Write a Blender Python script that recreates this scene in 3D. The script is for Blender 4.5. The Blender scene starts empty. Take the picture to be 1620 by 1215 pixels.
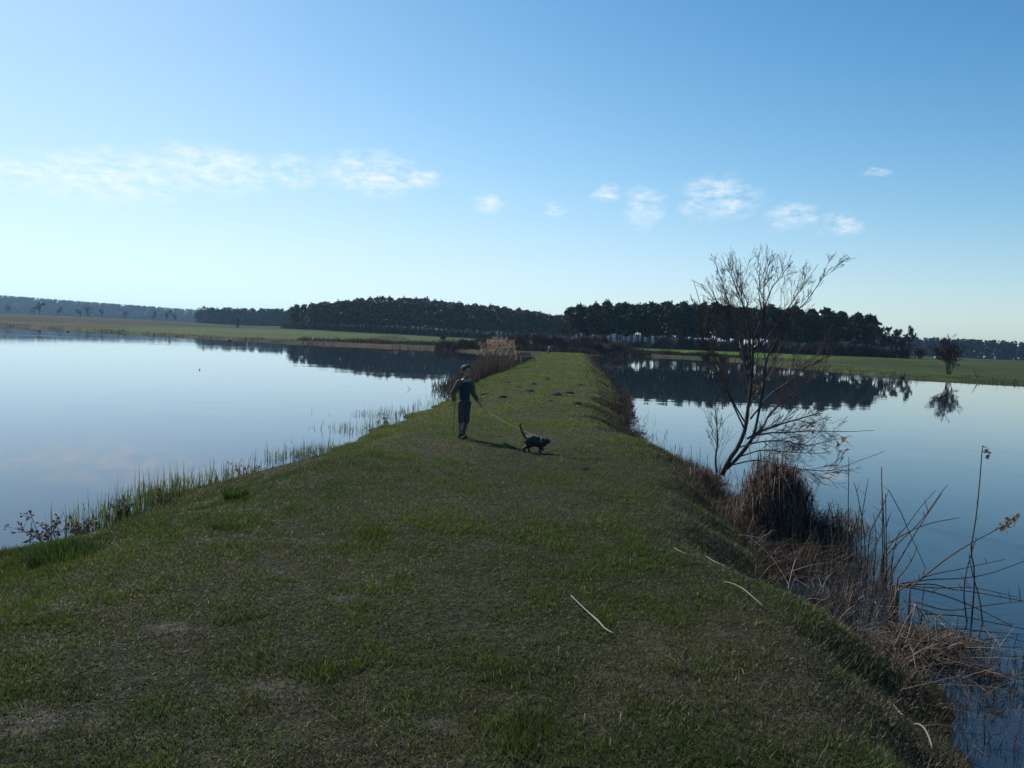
import bpy, bmesh, math, random
import numpy as np
from mathutils import Vector, Matrix

random.seed(7)
rng = np.random.default_rng(7)
sc = bpy.context.scene
COL = sc.collection

# ------------------------------------------------------------------ camera
EYE = 2.25                      # metres above the water
cam_data = bpy.data.cameras.new('camera')
cam_data.sensor_width = 36.0
cam_data.lens = 27.04
cam_data.clip_start = 0.05
cam_data.clip_end = 30000
cam = bpy.data.objects.new('camera', cam_data)
COL.objects.link(cam)
pitch, roll = math.radians(3.41), math.radians(2.37)
fw = Vector((0, math.cos(pitch), -math.sin(pitch)))
r0, u0 = Vector((1, 0, 0)), Vector((0, math.sin(pitch), math.cos(pitch)))
cr = math.cos(roll) * r0 + math.sin(roll) * u0
cu = -math.sin(roll) * r0 + math.cos(roll) * u0
M4 = Matrix((cr, cu, -fw)).transposed().to_4x4()
M4.translation = (0, 0, EYE)
cam.matrix_world = M4
sc.camera = cam

# ------------------------------------------------------------------ sun, sky, exposure
SUN_EL, SUN_AZ = math.radians(39), math.radians(-40)      # azimuth measured from +Y towards +X
sun_data = bpy.data.lights.new('sun', 'SUN')
sun_data.energy = 4.7
sun_data.angle = math.radians(0.5)
sun_data.color = (1.0, 0.95, 0.87)
sun = bpy.data.objects.new('sun', sun_data)
COL.objects.link(sun)
to_sun = Vector((math.sin(SUN_AZ) * math.cos(SUN_EL), math.cos(SUN_AZ) * math.cos(SUN_EL), math.sin(SUN_EL)))
sun.rotation_euler = to_sun.to_track_quat('Z', 'Y').to_euler()

sc.view_settings.view_transform = 'Standard'
sc.view_settings.look = 'None'
sc.view_settings.exposure = 0.12
sc.view_settings.gamma = 1.0
sc.view_settings.use_curve_mapping = False
sc.render.engine = 'CYCLES'
sc.cycles.use_denoising = True
sc.cycles.max_bounces = 6
sc.cycles.volume_bounces = 0
sc.cycles.transparent_max_bounces = 8

world = bpy.data.worlds.new('World')
sc.world = world
world.use_nodes = True
wt = world.node_tree
wt.nodes.clear()
def wn(kind, **kw):
    n = wt.nodes.new(kind)
    for k, v in kw.items():
        setattr(n, k, v)
    return n
def wmath(op, a, b=None, clamp=False):
    n = wn('ShaderNodeMath', operation=op, use_clamp=clamp)
    for i, v in enumerate((a, b)):
        if v is None: continue
        if isinstance(v, (int, float)): n.inputs[i].default_value = v
        else: wt.links.new(v, n.inputs[i])
    return n.outputs[0]
sky = wn('ShaderNodeTexSky', sky_type='NISHITA')
sky.sun_disc = False
sky.sun_elevation = SUN_EL
sky.sun_rotation = SUN_AZ
sky.altitude = 0
sky.air_density = 1.0
sky.dust_density = 0.2
sky.ozone_density = 5.0
tcn = wn('ShaderNodeTexCoord')
sep = wn('ShaderNodeSeparateXYZ')
wt.links.new(tcn.outputs['Generated'], sep.inputs[0])
az = wmath('ARCTAN2', sep.outputs[0], sep.outputs[1])
el = wmath('ARCSINE', sep.outputs[2])
# thin wisps of cloud: soft patches (azimuth, elevation, half sizes, in radians) broken up by noise
SKY = 0.13
WISPS = [
    (-0.4997,0.1603,0.0740,0.0214),
    (-0.4681,0.1816,0.0370,0.0115),
    (-0.4317,0.1617,0.0288,0.0148),
    (-0.3806,0.1833,0.0740,0.0214),
    (-0.2865,0.1903,0.0329,0.0148),
    (-0.1870,0.1966,0.0616,0.0214),
    (-0.1356,0.1949,0.0329,0.0107),
    (-0.0380,0.1710,0.0164,0.0099),
    (0.1109,0.1876,0.0164,0.0090),
    (0.1557,0.1691,0.0230,0.0205),
    (0.2520,0.1832,0.0452,0.0214),
    (0.3385,0.1600,0.0247,0.0123),
    (0.3921,0.1497,0.0205,0.0123),
    (-0.5335,0.1678,0.0115,0.0082),
    (-0.5774,0.1528,0.0288,0.0123),
    (0.4259,0.2062,0.0123,0.0049),
    (0.0435,0.1649,0.0115,0.0074),
]
total = None
nz0 = wn('ShaderNodeTexNoise', noise_dimensions='3D')
nz0.inputs['Scale'].default_value = 26; nz0.inputs['Detail'].default_value = 5
mp0 = wn('ShaderNodeMapping'); mp0.inputs['Scale'].default_value = (1, 1, 2.2)
wt.links.new(tcn.outputs['Generated'], mp0.inputs[0]); wt.links.new(mp0.outputs[0], nz0.inputs['Vector'])
wob = wmath('MULTIPLY', wmath('SUBTRACT', nz0.outputs['Fac'], 0.5), 0.05)
azw = wmath('ADD', az, wob)
elw = wmath('ADD', el, wmath('MULTIPLY', wob, 0.45))
for a, e, sa, se in WISPS:
    da = wmath('DIVIDE', wmath('SUBTRACT', azw, a), sa * 1.15)
    de = wmath('DIVIDE', wmath('SUBTRACT', elw, e), se * 1.3)
    r2 = wmath('ADD', wmath('MULTIPLY', da, da), wmath('MULTIPLY', de, de))
    g = wmath('SUBTRACT', 1.0, wmath('MULTIPLY', r2, 0.75), True)
    total = g if total is None else wmath('MAXIMUM', total, g)
# the same band of wisps goes on round the horizon outside the view
band_d = wmath('DIVIDE', wmath('SUBTRACT', elw, 0.175), 0.035)
band = wmath('SUBTRACT', 1.0, wmath('MULTIPLY', band_d, band_d), True)
nzb = wn('ShaderNodeTexNoise'); nzb.inputs['Scale'].default_value = 7; nzb.inputs['Detail'].default_value = 2
wt.links.new(tcn.outputs['Generated'], nzb.inputs['Vector'])
away = wmath('MULTIPLY', wmath('SUBTRACT', wmath('ABSOLUTE', az), 0.62), 8.0, True)
outer = wmath('MULTIPLY', wmath('MULTIPLY', band, away), wmath('MULTIPLY', wmath('SUBTRACT', nzb.outputs['Fac'], 0.48), 6.0, True))
total = wmath('MAXIMUM', total, outer)
nz = wn('ShaderNodeTexNoise'); nz.inputs['Scale'].default_value = 55; nz.inputs['Detail'].default_value = 7; nz.inputs['Roughness'].default_value = 0.62
mp = wn('ShaderNodeMapping'); mp.inputs['Scale'].default_value = (.8, .8, 2.0); mp.inputs['Rotation'].default_value = (0, 0.12, 0)
wt.links.new(tcn.outputs['Generated'], mp.inputs[0]); wt.links.new(mp.outputs[0], nz.inputs['Vector'])
wis = wmath('MULTIPLY', wmath('SUBTRACT', nz.outputs['Fac'], 0.36), 2.9, True)
dens = wmath('MULTIPLY', wmath('MULTIPLY', total, wis), 0.8, True)
mixc = wn('ShaderNodeMix', data_type='RGBA')
wt.links.new(dens, mixc.inputs['Factor'])
# the clear spring sky is deeper and more contrasty than the model's: one response curve per channel, whole sky
spl = wn('ShaderNodeSeparateColor'); cmb = wn('ShaderNodeCombineColor')
wt.links.new(sky.outputs[0], spl.inputs[0])
for ch, (gm, gain, sh) in enumerate(((2.42, 7.1, 1.17), (1.97, 3.45, .83), (1.55, 1.72, .52))):
    xx = wmath('MULTIPLY', wmath('POWER', wmath('MULTIPLY', spl.outputs[ch], SKY), gm), gain)
    yy_ = wmath('DIVIDE', xx, wmath('ADD', wmath('MULTIPLY', xx, sh), 1.0))
    wt.links.new(wmath('DIVIDE', yy_, SKY), cmb.inputs[ch])
wt.links.new(cmb.outputs[0], mixc.inputs['A'])
mixc.inputs['B'].default_value = (7.2, 7.5, 7.7, 1)
bg = wn('ShaderNodeBackground')
bg.inputs['Strength'].default_value = 0.13
wt.links.new(mixc.outputs['Result'], bg.inputs['Color'])
wo = wn('ShaderNodeOutputWorld')
wt.links.new(bg.outputs[0], wo.inputs[0])

# ------------------------------------------------------------------ helpers
def tag(o, label=None, cat=None, group=None, kind=None):
    if label: o['label'] = label
    if cat: o['category'] = cat
    if group: o['group'] = group
    if kind: o['kind'] = kind
    return o
def empty(name, loc=(0, 0, 0), rz=0.0):
    o = bpy.data.objects.new(name, None)
    o.empty_display_size = 0.2
    o.location = loc
    o.rotation_euler = (0, 0, rz)
    COL.objects.link(o)
    return o
def link(name, me, mat=None, parent=None):
    o = bpy.data.objects.new(name, me)
    if mat is not None and not me.materials: me.materials.append(mat)
    if parent is not None: o.parent = parent
    COL.objects.link(o)
    return o
def raw_mesh(name, V, faces, smooth=False, color=None):
    """faces: list of int arrays (m,3) / (m,4)"""
    V = np.asarray(V, np.float32).reshape(-1, 3)
    faces = [np.asarray(f, np.int32) for f in faces if len(f)]
    me = bpy.data.meshes.new(name)
    me.vertices.add(len(V)); me.vertices.foreach_set('co', V.ravel())
    loops = np.concatenate([f.ravel() for f in faces])
    tot = np.concatenate([np.full(len(f), f.shape[1], np.int32) for f in faces])
    start = np.concatenate([[0], np.cumsum(tot)[:-1]]).astype(np.int32)
    me.loops.add(len(loops)); me.loops.foreach_set('vertex_index', loops)
    me.polygons.add(len(tot)); me.polygons.foreach_set('loop_start', start)
    try: me.polygons.foreach_set('loop_total', tot)
    except Exception: pass
    if smooth: me.polygons.foreach_set('use_smooth', np.ones(len(tot), bool))
    me.update(calc_edges=True)
    if color is not None:
        a = me.attributes.new('tint', 'FLOAT_COLOR', 'POINT')
        c = np.ones((len(V), 4), np.float32); c[:, :3] = color
        a.data.foreach_set('color', c.ravel())
    me.validate()
    return me
class Geo:
    """collects tubes, leaves and blobs into one mesh"""
    def __init__(s): s.V = []; s.T = []; s.Q = []; s.C = []; s.n = 0
    def add(s, V, T=None, Q=None, col=(1, 1, 1)):
        V = np.asarray(V, float).reshape(-1, 3)
        s.V.append(V)
        if T is not None and len(T): s.T.append(np.asarray(T) + s.n)
        if Q is not None and len(Q): s.Q.append(np.asarray(Q) + s.n)
        c = np.asarray(col, float)
        s.C.append(np.broadcast_to(c, V.shape) if c.ndim == 1 else c)
        s.n += len(V)
    def tube(s, P, R, sides=4, col=(1, 1, 1), cap=True):
        P = np.asarray(P, float); k = len(P)
        R = np.broadcast_to(np.asarray(R, float), (k,))
        d = np.empty_like(P); d[1:-1] = P[2:] - P[:-2]; d[0] = P[1] - P[0]; d[-1] = P[-1] - P[-2]
        d /= np.sqrt((d * d).sum(1))[:, None] + 1e-9
        rx_, ry_, rz_ = (0.31, 0.95, 0.05) if abs(d[0][2]) > 0.8 else (0.05, 0.1, 1.0)
        dx, dy, dz = d[:, 0], d[:, 1], d[:, 2]
        a = np.stack([dy * rz_ - dz * ry_, dz * rx_ - dx * rz_, dx * ry_ - dy * rx_], -1)
        a /= np.sqrt((a * a).sum(1))[:, None] + 1e-9
        ax, ay, az_ = a[:, 0], a[:, 1], a[:, 2]
        b = np.stack([dy * az_ - dz * ay, dz * ax - dx * az_, dx * ay - dy * ax], -1)
        t = np.arange(sides) * 2 * math.pi / sides
        V = P[:, None] + R[:, None, None] * (np.cos(t)[None, :, None] * a[:, None] + np.sin(t)[None, :, None] * b[:, None])
        i = np.arange(k - 1)[:, None] * sides; j = np.arange(sides)[None]; j2 = (j + 1) % sides
        Q = np.stack([i + j, i + j2, i + sides + j2, i + sides + j], -1).reshape(-1, 4)
        T = None
        if cap and sides > 2:
            e = (k - 1) * sides
            T = [[e, e + m, e + m + 1] for m in range(1, sides - 1)] + [[0, m + 1, m] for m in range(1, sides - 1)]
        s.add(V.reshape(-1, 3), T, Q, col)
    def blades(s, base, tip, w, col, bow=0.0, segs=2):
        """flat grass blades from base to tip, arching over by bow"""
        base = np.asarray(base, float); tip = np.asarray(tip, float); n = len(base)
        d = tip - base
        ang = rng.uniform(0, 2 * math.pi, n)
        side = np.stack([np.cos(ang), np.sin(ang), np.zeros(n)], -1) * np.broadcast_to(w, (n,))[:, None] * 0.5
        bow = np.broadcast_to(bow, (n,))
        col = np.broadcast_to(col, (n, 3))
        rows = []
        for q in range(segs):
            t = q / segs
            p = base + d * t; p[:, 2] += bow * 4 * t * (1 - t)
            wd = side * (1 - 0.35 * t)
            rows += [p - wd, p + wd]
        rows.append(tip)
        k = len(rows)
        V = np.stack(rows, 1).reshape(-1, 3)
        o = np.arange(n)[:, None] * k
        Q = [o + np.array([[2 * q, 2 * q + 1, 2 * q + 3, 2 * q + 2]]) for q in range(segs - 1)]
        T = o + np.array([[k - 3, k - 2, k - 1]])
        s.add(V, T, np.concatenate(Q) if Q else None, np.repeat(col, k, 0))
    def leaves(s, C, size, col=(1, 1, 1), up=0.0):
        """small randomly turned leaf triangles round the centres C"""
        C = np.asarray(C, float); n = len(C)
        sz = np.broadcast_to(size, (n,))[:, None]
        a = rng.normal(size=(n, 3)); a /= np.linalg.norm(a, axis=1)[:, None]
        b = rng.normal(size=(n, 3)); b[:, 2] += up; b -= a * (a * b).sum(1)[:, None]; b /= np.linalg.norm(b, axis=1)[:, None]
        V = np.stack([C - a * sz * .5 - b * sz * .35, C + a * sz * .5 - b * sz * .35, C + b * sz * .75], 1)
        T = np.arange(n * 3).reshape(n, 3)
        c = np.asarray(col, float)
        s.add(V.reshape(-1, 3), T, None, np.repeat(c, 3, 0) if c.ndim == 2 else c)
    def mesh(s, name, smooth=False):
        f = []
        if s.T: f.append(np.concatenate(s.T))
        if s.Q: f.append(np.concatenate(s.Q))
        return raw_mesh(name, np.concatenate(s.V), f, smooth, np.concatenate(s.C))
def ss(a, b, x):
    t = np.clip((np.asarray(x, float) - a) / (b - a), 0, 1)
    return t * t * (3 - 2 * t)
_tab = np.random.default_rng(3).random((256, 256))
def vnoise(x, y, scale=1.0, octs=3):
    x = np.asarray(x, float) / scale; y = np.asarray(y, float) / scale
    out = 0; amp = 1; tot = 0
    for o in range(octs):
        xi = np.floor(x).astype(int); yi = np.floor(y).astype(int)
        fx = x - xi; fy = y - yi
        fx = fx * fx * (3 - 2 * fx); fy = fy * fy * (3 - 2 * fy)
        g = lambda i, j: _tab[(i + 17 * o) % 256, (j + 31 * o) % 256]
        v = (g(xi, yi) * (1 - fx) + g(xi + 1, yi) * fx) * (1 - fy) + (g(xi, yi + 1) * (1 - fx) + g(xi + 1, yi + 1) * fx) * fy
        out = out + amp * v; tot += amp; amp *= 0.5; x = x * 2.03 + 5.1; y = y * 2.03 + 9.7
    return out / tot

# ------------------------------------------------------------------ materials
MATS = {}
def tint_mat(name, rough=0.8, translucent=0.0, gain=(1, 1, 1), noise=0.0, nscale=20.0, bump=0.0, spec=0.3):
    """colour from the tint attribute, varied by noise"""
    m = bpy.data.materials.new(name); m.use_nodes = True
    t = m.node_tree; t.nodes.clear()
    out = t.nodes.new('ShaderNodeOutputMaterial')
    at = t.nodes.new('ShaderNodeAttribute'); at.attribute_name = 'tint'
    col = at.outputs['Color']
    mul = t.nodes.new('ShaderNodeMix'); mul.data_type = 'RGBA'; mul.blend_type = 'MULTIPLY'
    mul.inputs['Factor'].default_value = 1
    t.links.new(col, mul.inputs['A']); mul.inputs['B'].default_value = (*gain, 1)
    col = mul.outputs['Result']
    p = t.nodes.new('ShaderNodeBsdfPrincipled')
    p.inputs['Roughness'].default_value = rough
    p.inputs['Specular IOR Level'].default_value = spec
    if noise or bump:
        tc = t.nodes.new('ShaderNodeTexCoord')
        nz = t.nodes.new('ShaderNodeTexNoise'); nz.inputs['Scale'].default_value = nscale; nz.inputs['Detail'].default_value = 6
        t.links.new(tc.outputs['Object'], nz.inputs['Vector'])
        mr = t.nodes.new('ShaderNodeMapRange'); mr.inputs['From Min'].default_value = .25; mr.inputs['From Max'].default_value = .75
        mr.inputs['To Min'].default_value = 1 - noise; mr.inputs['To Max'].default_value = 1 + noise
        t.links.new(nz.outputs['Fac'], mr.inputs['Value'])
        hs = t.nodes.new('ShaderNodeVectorMath'); hs.operation = 'SCALE'
        t.links.new(col, hs.inputs[0]); t.links.new(mr.outputs[0], hs.inputs['Scale'])
        col = hs.outputs[0]
        if bump:
            bn = t.nodes.new('ShaderNodeBump'); bn.inputs['Strength'].default_value = bump; bn.inputs['Distance'].default_value = 0.05
            t.links.new(nz.outputs['Fac'], bn.inputs['Height']); t.links.new(bn.outputs[0], p.inputs['Normal'])
    t.links.new(col, p.inputs['Base Color'])
    if translucent:
        tr = t.nodes.new('ShaderNodeBsdfTranslucent'); t.links.new(col, tr.inputs['Color'])
        mx = t.nodes.new('ShaderNodeMixShader'); mx.inputs[0].default_value = translucent
        t.links.new(p.outputs[0], mx.inputs[1]); t.links.new(tr.outputs[0], mx.inputs[2])
        t.links.new(mx.outputs[0], out.inputs[0])
    else:
        t.links.new(p.outputs[0], out.inputs[0])
    MATS[name] = m
    return m
def plain_mat(name, col, rough=0.8, noise=0.25, nscale=30.0, spec=0.3, bump=0.0):
    m = bpy.data.materials.new(name); m.use_nodes = True
    t = m.node_tree; p = t.nodes['Principled BSDF']
    p.inputs['Roughness'].default_value = rough
    p.inputs['Specular IOR Level'].default_value = spec
    tc = t.nodes.new('ShaderNodeTexCoord')
    nz = t.nodes.new('ShaderNodeTexNoise'); nz.inputs['Scale'].default_value = nscale; nz.inputs['Detail'].default_value = 5
    t.links.new(tc.outputs['Object'], nz.inputs['Vector'])
    cr_ = t.nodes.new('ShaderNodeValToRGB')
    cr_.color_ramp.elements[0].position = .3; cr_.color_ramp.elements[1].position = .7
    cr_.color_ramp.elements[0].color = (*[c * (1 - noise) for c in col], 1)
    cr_.color_ramp.elements[1].color = (*[c * (1 + noise) for c in col], 1)
    t.links.new(nz.outputs['Fac'], cr_.inputs[0]); t.links.new(cr_.outputs[0], p.inputs['Base Color'])
    if bump:
        bn = t.nodes.new('ShaderNodeBump'); bn.inputs['Strength'].default_value = bump; bn.inputs['Distance'].default_value = 0.02
        t.links.new(nz.outputs['Fac'], bn.inputs['Height']); t.links.new(bn.outputs[0], p.inputs['Normal'])
    MATS[name] = m
    return m
M_ground = tint_mat('ground', 0.95, noise=0.55, nscale=0.6, spec=0.05, bump=.6)
M_dike = tint_mat('dike_soil', 0.95, noise=0.45, nscale=14, bump=0.9, spec=0.1)
M_grass = tint_mat('grass_blade', 0.55, translucent=0.5, spec=0.28)
M_dry = tint_mat('dry_stem', 0.7, translucent=0.15, spec=0.25)
M_plume = tint_mat('reed_plume', 0.8, translucent=0.5, spec=0.15)
M_bark = tint_mat('bark', 0.75, noise=0.35, nscale=6, spec=0.3)
M_twig = tint_mat('twig', 0.75, spec=0.15)
M_needle = tint_mat('pine_needles', 0.65, translucent=0.15, spec=0.3)
M_far = tint_mat('far_foliage', 0.95, spec=0.03)
M_wood = plain_mat('weathered_wood', (.16, .13, .1), 0.85, .35, 12)
M_soil = plain_mat('molehill_soil', (.035, .026, .018), 0.95, .4, 30, bump=.8)

m = bpy.data.materials.new('lake_water'); m.use_nodes = True
t = m.node_tree; p = t.nodes['Principled BSDF']
p.inputs['Base Color'].default_value = (.016, .030, .045, 1)
p.inputs['Roughness'].default_value = 0.015
p.inputs['IOR'].default_value = 1.333
p.inputs['Specular IOR Level'].default_value = 0.62
tc = t.nodes.new('ShaderNodeTexCoord')
def wave(scale, sx, sy, detail, rough=.5):
    mp_ = t.nodes.new('ShaderNodeMapping'); mp_.inputs['Scale'].default_value = (sx, sy, 1)
    nz_ = t.nodes.new('ShaderNodeTexNoise'); nz_.inputs['Scale'].default_value = scale; nz_.inputs['Detail'].default_value = detail
    t.links.new(tc.outputs['Object'], mp_.inputs[0]); t.links.new(mp_.outputs[0], nz_.inputs['Vector'])
    return nz_.outputs['Fac']
def addn(a, b, k):
    n_ = t.nodes.new('ShaderNodeMath'); n_.operation = 'MULTIPLY_ADD'
    t.links.new(b, n_.inputs[0]); n_.inputs[1].default_value = k; t.links.new(a, n_.inputs[2])
    return n_.outputs[0]
w1 = wave(0.35, .5, 1.2, 2); w2 = wave(2.2, .6, 1.3, 3); w3 = wave(9, .8, 1.2, 2)
patch = wave(0.05, .4, 1.6, 3)
calm = t.nodes.new('ShaderNodeMapRange'); calm.inputs['From Min'].default_value = .45; calm.inputs['From Max'].default_value = .65
calm.inputs['To Min'].default_value = .35; calm.inputs['To Max'].default_value = 1.0
t.links.new(patch, calm.inputs['Value'])
hh = addn(addn(w1, w2, .12), w3, .02)
bn = t.nodes.new('ShaderNodeBump'); bn.inputs['Distance'].default_value = 0.03
ms = t.nodes.new('ShaderNodeMath'); ms.operation = 'MULTIPLY'; ms.inputs[1].default_value = 0.28
sx = t.nodes.new('ShaderNodeSeparateXYZ'); t.links.new(tc.outputs['Object'], sx.inputs[0])
wind = t.nodes.new('ShaderNodeMapRange'); wind.inputs['From Min'].default_value = -25; wind.inputs['From Max'].default_value = -75
wind.inputs['To Min'].default_value = 1.0; wind.inputs['To Max'].default_value = 1.9
t.links.new(sx.outputs[0], wind.inputs['Value'])
mw = t.nodes.new('ShaderNodeMath'); mw.operation = 'MULTIPLY'
t.links.new(calm.outputs[0], mw.inputs[0]); t.links.new(wind.outputs[0], mw.inputs[1])
t.links.new(mw.outputs[0], ms.inputs[0]); t.links.new(ms.outputs[0], bn.inputs['Strength'])
t.links.new(hh, bn.inputs['Height']); t.links.new(bn.outputs[0], p.inputs['Normal'])
M_water = m

# ------------------------------------------------------------------ terrain
LY = [-80, 0, 7.3, 8.4, 9.6, 10.7, 12.5, 14.2, 18.2, 21.4, 25.4, 33, 41, 54, 80, 108]
LX = [-5.6, -5.1, -4.85, -4.55, -4.45, -4.22, -3.67, -3.35, -3.12, -2.79, -2.3, -2.0, -1.6, -.4, 1.6, 3.6]
RY = [-80, 0, 3.7, 5.1, 5.7, 6.3, 7.4, 8.5, 11.3, 14.1, 15, 16.6, 19.9, 26.8, 37.4, 56, 87, 110]
RX = [3.6, 2.75, 2.68, 2.86, 3.0, 2.85, 2.85, 2.85, 3.25, 3.45, 3.05, 2.95, 3.05, 4.2, 5.1, 6.6, 9.1, 11.2]
def Lx(y):
    y = np.asarray(y, float); return np.interp(y, LY, LX) + .16 * np.sin(y * 1.7) * np.exp(-np.abs(y) / 60) + .1 * np.sin(y * 4.1 + 1)
def Rx(y):
    y = np.asarray(y, float); return np.interp(y, RY, RX) + .10 * np.sin(y * 2.3 + 2) + .06 * np.sin(y * 5.3) + .55 * (vnoise(y, y * 0 + 7, .9, 2) - .5) * np.exp(-np.abs(y - 6) / 9)
LFAR = [(3.6, 108), (2.5, 108.5), (-3.5, 106), (-9.5, 116), (-18, 121), (-26, 122), (-36, 122), (-58, 142), (-80, 159), (-105, 180), (-135, 202), (-175, 234), (-240, 260), (-300, 200), (-320, 60), (-300, -80)]
RFAR = [(11.2, 110), (12.7, 122), (17, 130), (29, 136), (34.5, 126), (35, 112), (36.9, 100), (37.2, 87), (37.5, 76), (40.4, 72), (46, 69.5), (52, 65), (66, 52), (80, 20), (78, -80)]
def wig(pts, amp):
    out = []
    for (a, b), (c, d) in zip(pts[:-1], pts[1:]):
        n = max(1, int(math.hypot(c - a, d - b) / 3))
        for i in range(n):
            q = i / n; x = a + (c - a) * q; y = b + (d - b) * q
            s_ = amp * (float(vnoise(x, y, 9, 3)) - .5) * 2
            out.append((x + s_ * .7, y + s_))
    out.append(pts[-1]); return out
ys = np.concatenate([np.linspace(-80, 0, 12), np.linspace(1, 40, 90), np.linspace(42, 107, 45)])
LPOLY = np.array([(float(Lx(v)), v) for v in ys] + wig(LFAR, 2.6))
RPOLY = np.array([(float(Rx(v)), v) for v in ys] + wig(RFAR, 2.0))
def sdist(P, poly):
    """distance to the polygon outline, negative inside"""
    x, y = P[:, 0], P[:, 1]
    if len(P) < 5:
        out = []
        A = poly; B = np.roll(poly, -1, 0); E = B - A; L2 = (E * E).sum(1) + 1e-12
        for px_, py_ in P:
            tt = np.clip(((px_ - A[:, 0]) * E[:, 0] + (py_ - A[:, 1]) * E[:, 1]) / L2, 0, 1)
            d2 = (px_ - A[:, 0] - tt * E[:, 0]) ** 2 + (py_ - A[:, 1] - tt * E[:, 1]) ** 2
            c = (A[:, 1] > py_) != (B[:, 1] > py_)
            ey = np.where(np.abs(E[:, 1]) < 1e-9, 1e-9, E[:, 1])
            ins = (c & (px_ < E[:, 0] * (py_ - A[:, 1]) / ey + A[:, 0])).sum() % 2
            out.append(-math.sqrt(d2.min()) if ins else math.sqrt(d2.min()))
        return np.array(out)
    best = np.full(len(P), 1e9); ins = np.zeros(len(P), bool)
    for i in range(len(poly)):
        a = poly[i]; b = poly[(i + 1) % len(poly)]
        e = b - a; L2 = (e * e).sum() + 1e-12
        tt = np.clip(((x - a[0]) * e[0] + (y - a[1]) * e[1]) / L2, 0, 1)
        dx = x - a[0] - tt * e[0]; dy = y - a[1] - tt * e[1]
        best = np.minimum(best, dx * dx + dy * dy)
        c = (a[1] > y) != (b[1] > y)
        if abs(e[1]) > 1e-9: ins ^= c & (x < (b[0] - a[0]) * (y - a[1]) / (b[1] - a[1]) + a[0])
    d = np.sqrt(best); return np.where(ins, -d, d)
HILL = np.array([-50., 385.])
def ground_z(P):
    P = np.asarray(P, float).reshape(-1, 2)
    d = np.minimum(sdist(P, LPOLY), sdist(P, RPOLY))
    D = np.hypot(P[:, 0], P[:, 1]); azm = np.arctan2(P[:, 0], P[:, 1])
    z = -0.03 + .38 * ss(0, 2.5, d) + .85 * ss(6, 75, d)
    z = z + 3.4 * ss(200, 620, D) * ss(-.12, -.5, azm) * (P[:, 1] > 0)
    z = z + 6.0 * np.exp(-((P[:, 0] - HILL[0]) / 62) ** 2 - ((P[:, 1] - HILL[1] - 30) / 55) ** 2)
    z = z + .22 * (vnoise(P[:, 0], P[:, 1], 14, 3) - .5) * ss(2, 12, d)
    z = np.where(d < 0, -.7 * ss(0, 2.5, -d) - .03, z)
    return z, d
def dike_mid(y): return .5 * (Lx(y) + Rx(y))
def dike_z(x, y):
    x = np.asarray(x, float); y = np.asarray(y, float)
    l, r = Lx(y), Rx(y)
    a = x - l; b = r - x
    wl = 1.9 + .9 * vnoise(y, y * 0, 3, 2); wr = .95 + .7 * vnoise(y + 40, y * 0, 2.0, 2)
    h = .58 * np.minimum(ss(-.12, 1, a / wl), ss(-.12, 1, b / wr)) - .03
    h = h + .16 * (vnoise(x + 11, y, .55, 3) - .5) * np.exp(-np.clip(b, 0, 9) / .7) + .05 * (vnoise(x, y, .9, 3) - .5) + .05 * (vnoise(x, y, 3.1, 2) - .5)
    h = np.where((a < -.1) | (b < -.1), np.minimum(h, -.03 - .9 * np.maximum(np.maximum(-a, -b), 0)), h)
    return h

# ground: one sheet out past the horizon, finer towards the view
th = np.concatenate([np.radians(np.linspace(-58, 58, 430)), np.radians(np.linspace(61, 299, 70))])
rr = np.concatenate([[0.6], np.geomspace(3, 700, 210), np.geomspace(760, 6000, 22)])
TH, RR = np.meshgrid(th, rr)
GP = np.stack([(RR * np.sin(TH)).ravel(), (RR * np.cos(TH)).ravel()], -1)
gz_, gd_ = ground_z(GP)
gD = np.hypot(GP[:, 0], GP[:, 1])
ridge = 0
in_dike = (GP[:, 1] > -79) & (GP[:, 1] < 106) & (GP[:, 0] > Lx(GP[:, 1]) - .3) & (GP[:, 0] < Rx(GP[:, 1]) + .3)
gz_ = np.where(in_dike, -.75, gz_)
gv = np.column_stack([GP, gz_])
nt = len(th); nr = len(rr)
i = np.arange(nr - 1)[:, None] * nt; j = np.arange(nt)[None]; j2 = (j + 1) % nt
GQ = np.stack([i + j, i + j2, i + nt + j2, i + nt + j], -1).reshape(-1, 4)[:, ::-1]
n1 = vnoise(GP[:, 0], GP[:, 1], 30, 4)[:, None]; n2 = vnoise(GP[:, 0], GP[:, 1] * 3, 45, 3)[:, None]
gc = np.array([.034, .048, .014]) * (.3 + 1.4 * n1)
gc = gc + (np.array([.06, .05, .03]) - gc) * ss(.48, .62, n2)
gc = gc + (np.array([.075, .062, .042]) - gc) * (.6 * (1 - ss(.3, 1.6, gd_)) * ss(.45, .6, n1[:, 0]))[:, None]
heath = ss(290, 330, gD + 40 * (n2[:, 0] - .5)) * ss(-.2, -.34, np.arctan2(GP[:, 0], GP[:, 1]))
gc = gc + (np.array([.020, .017, .017]) * (.5 + n1) - gc) * (.55 * heath)[:, None]
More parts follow.
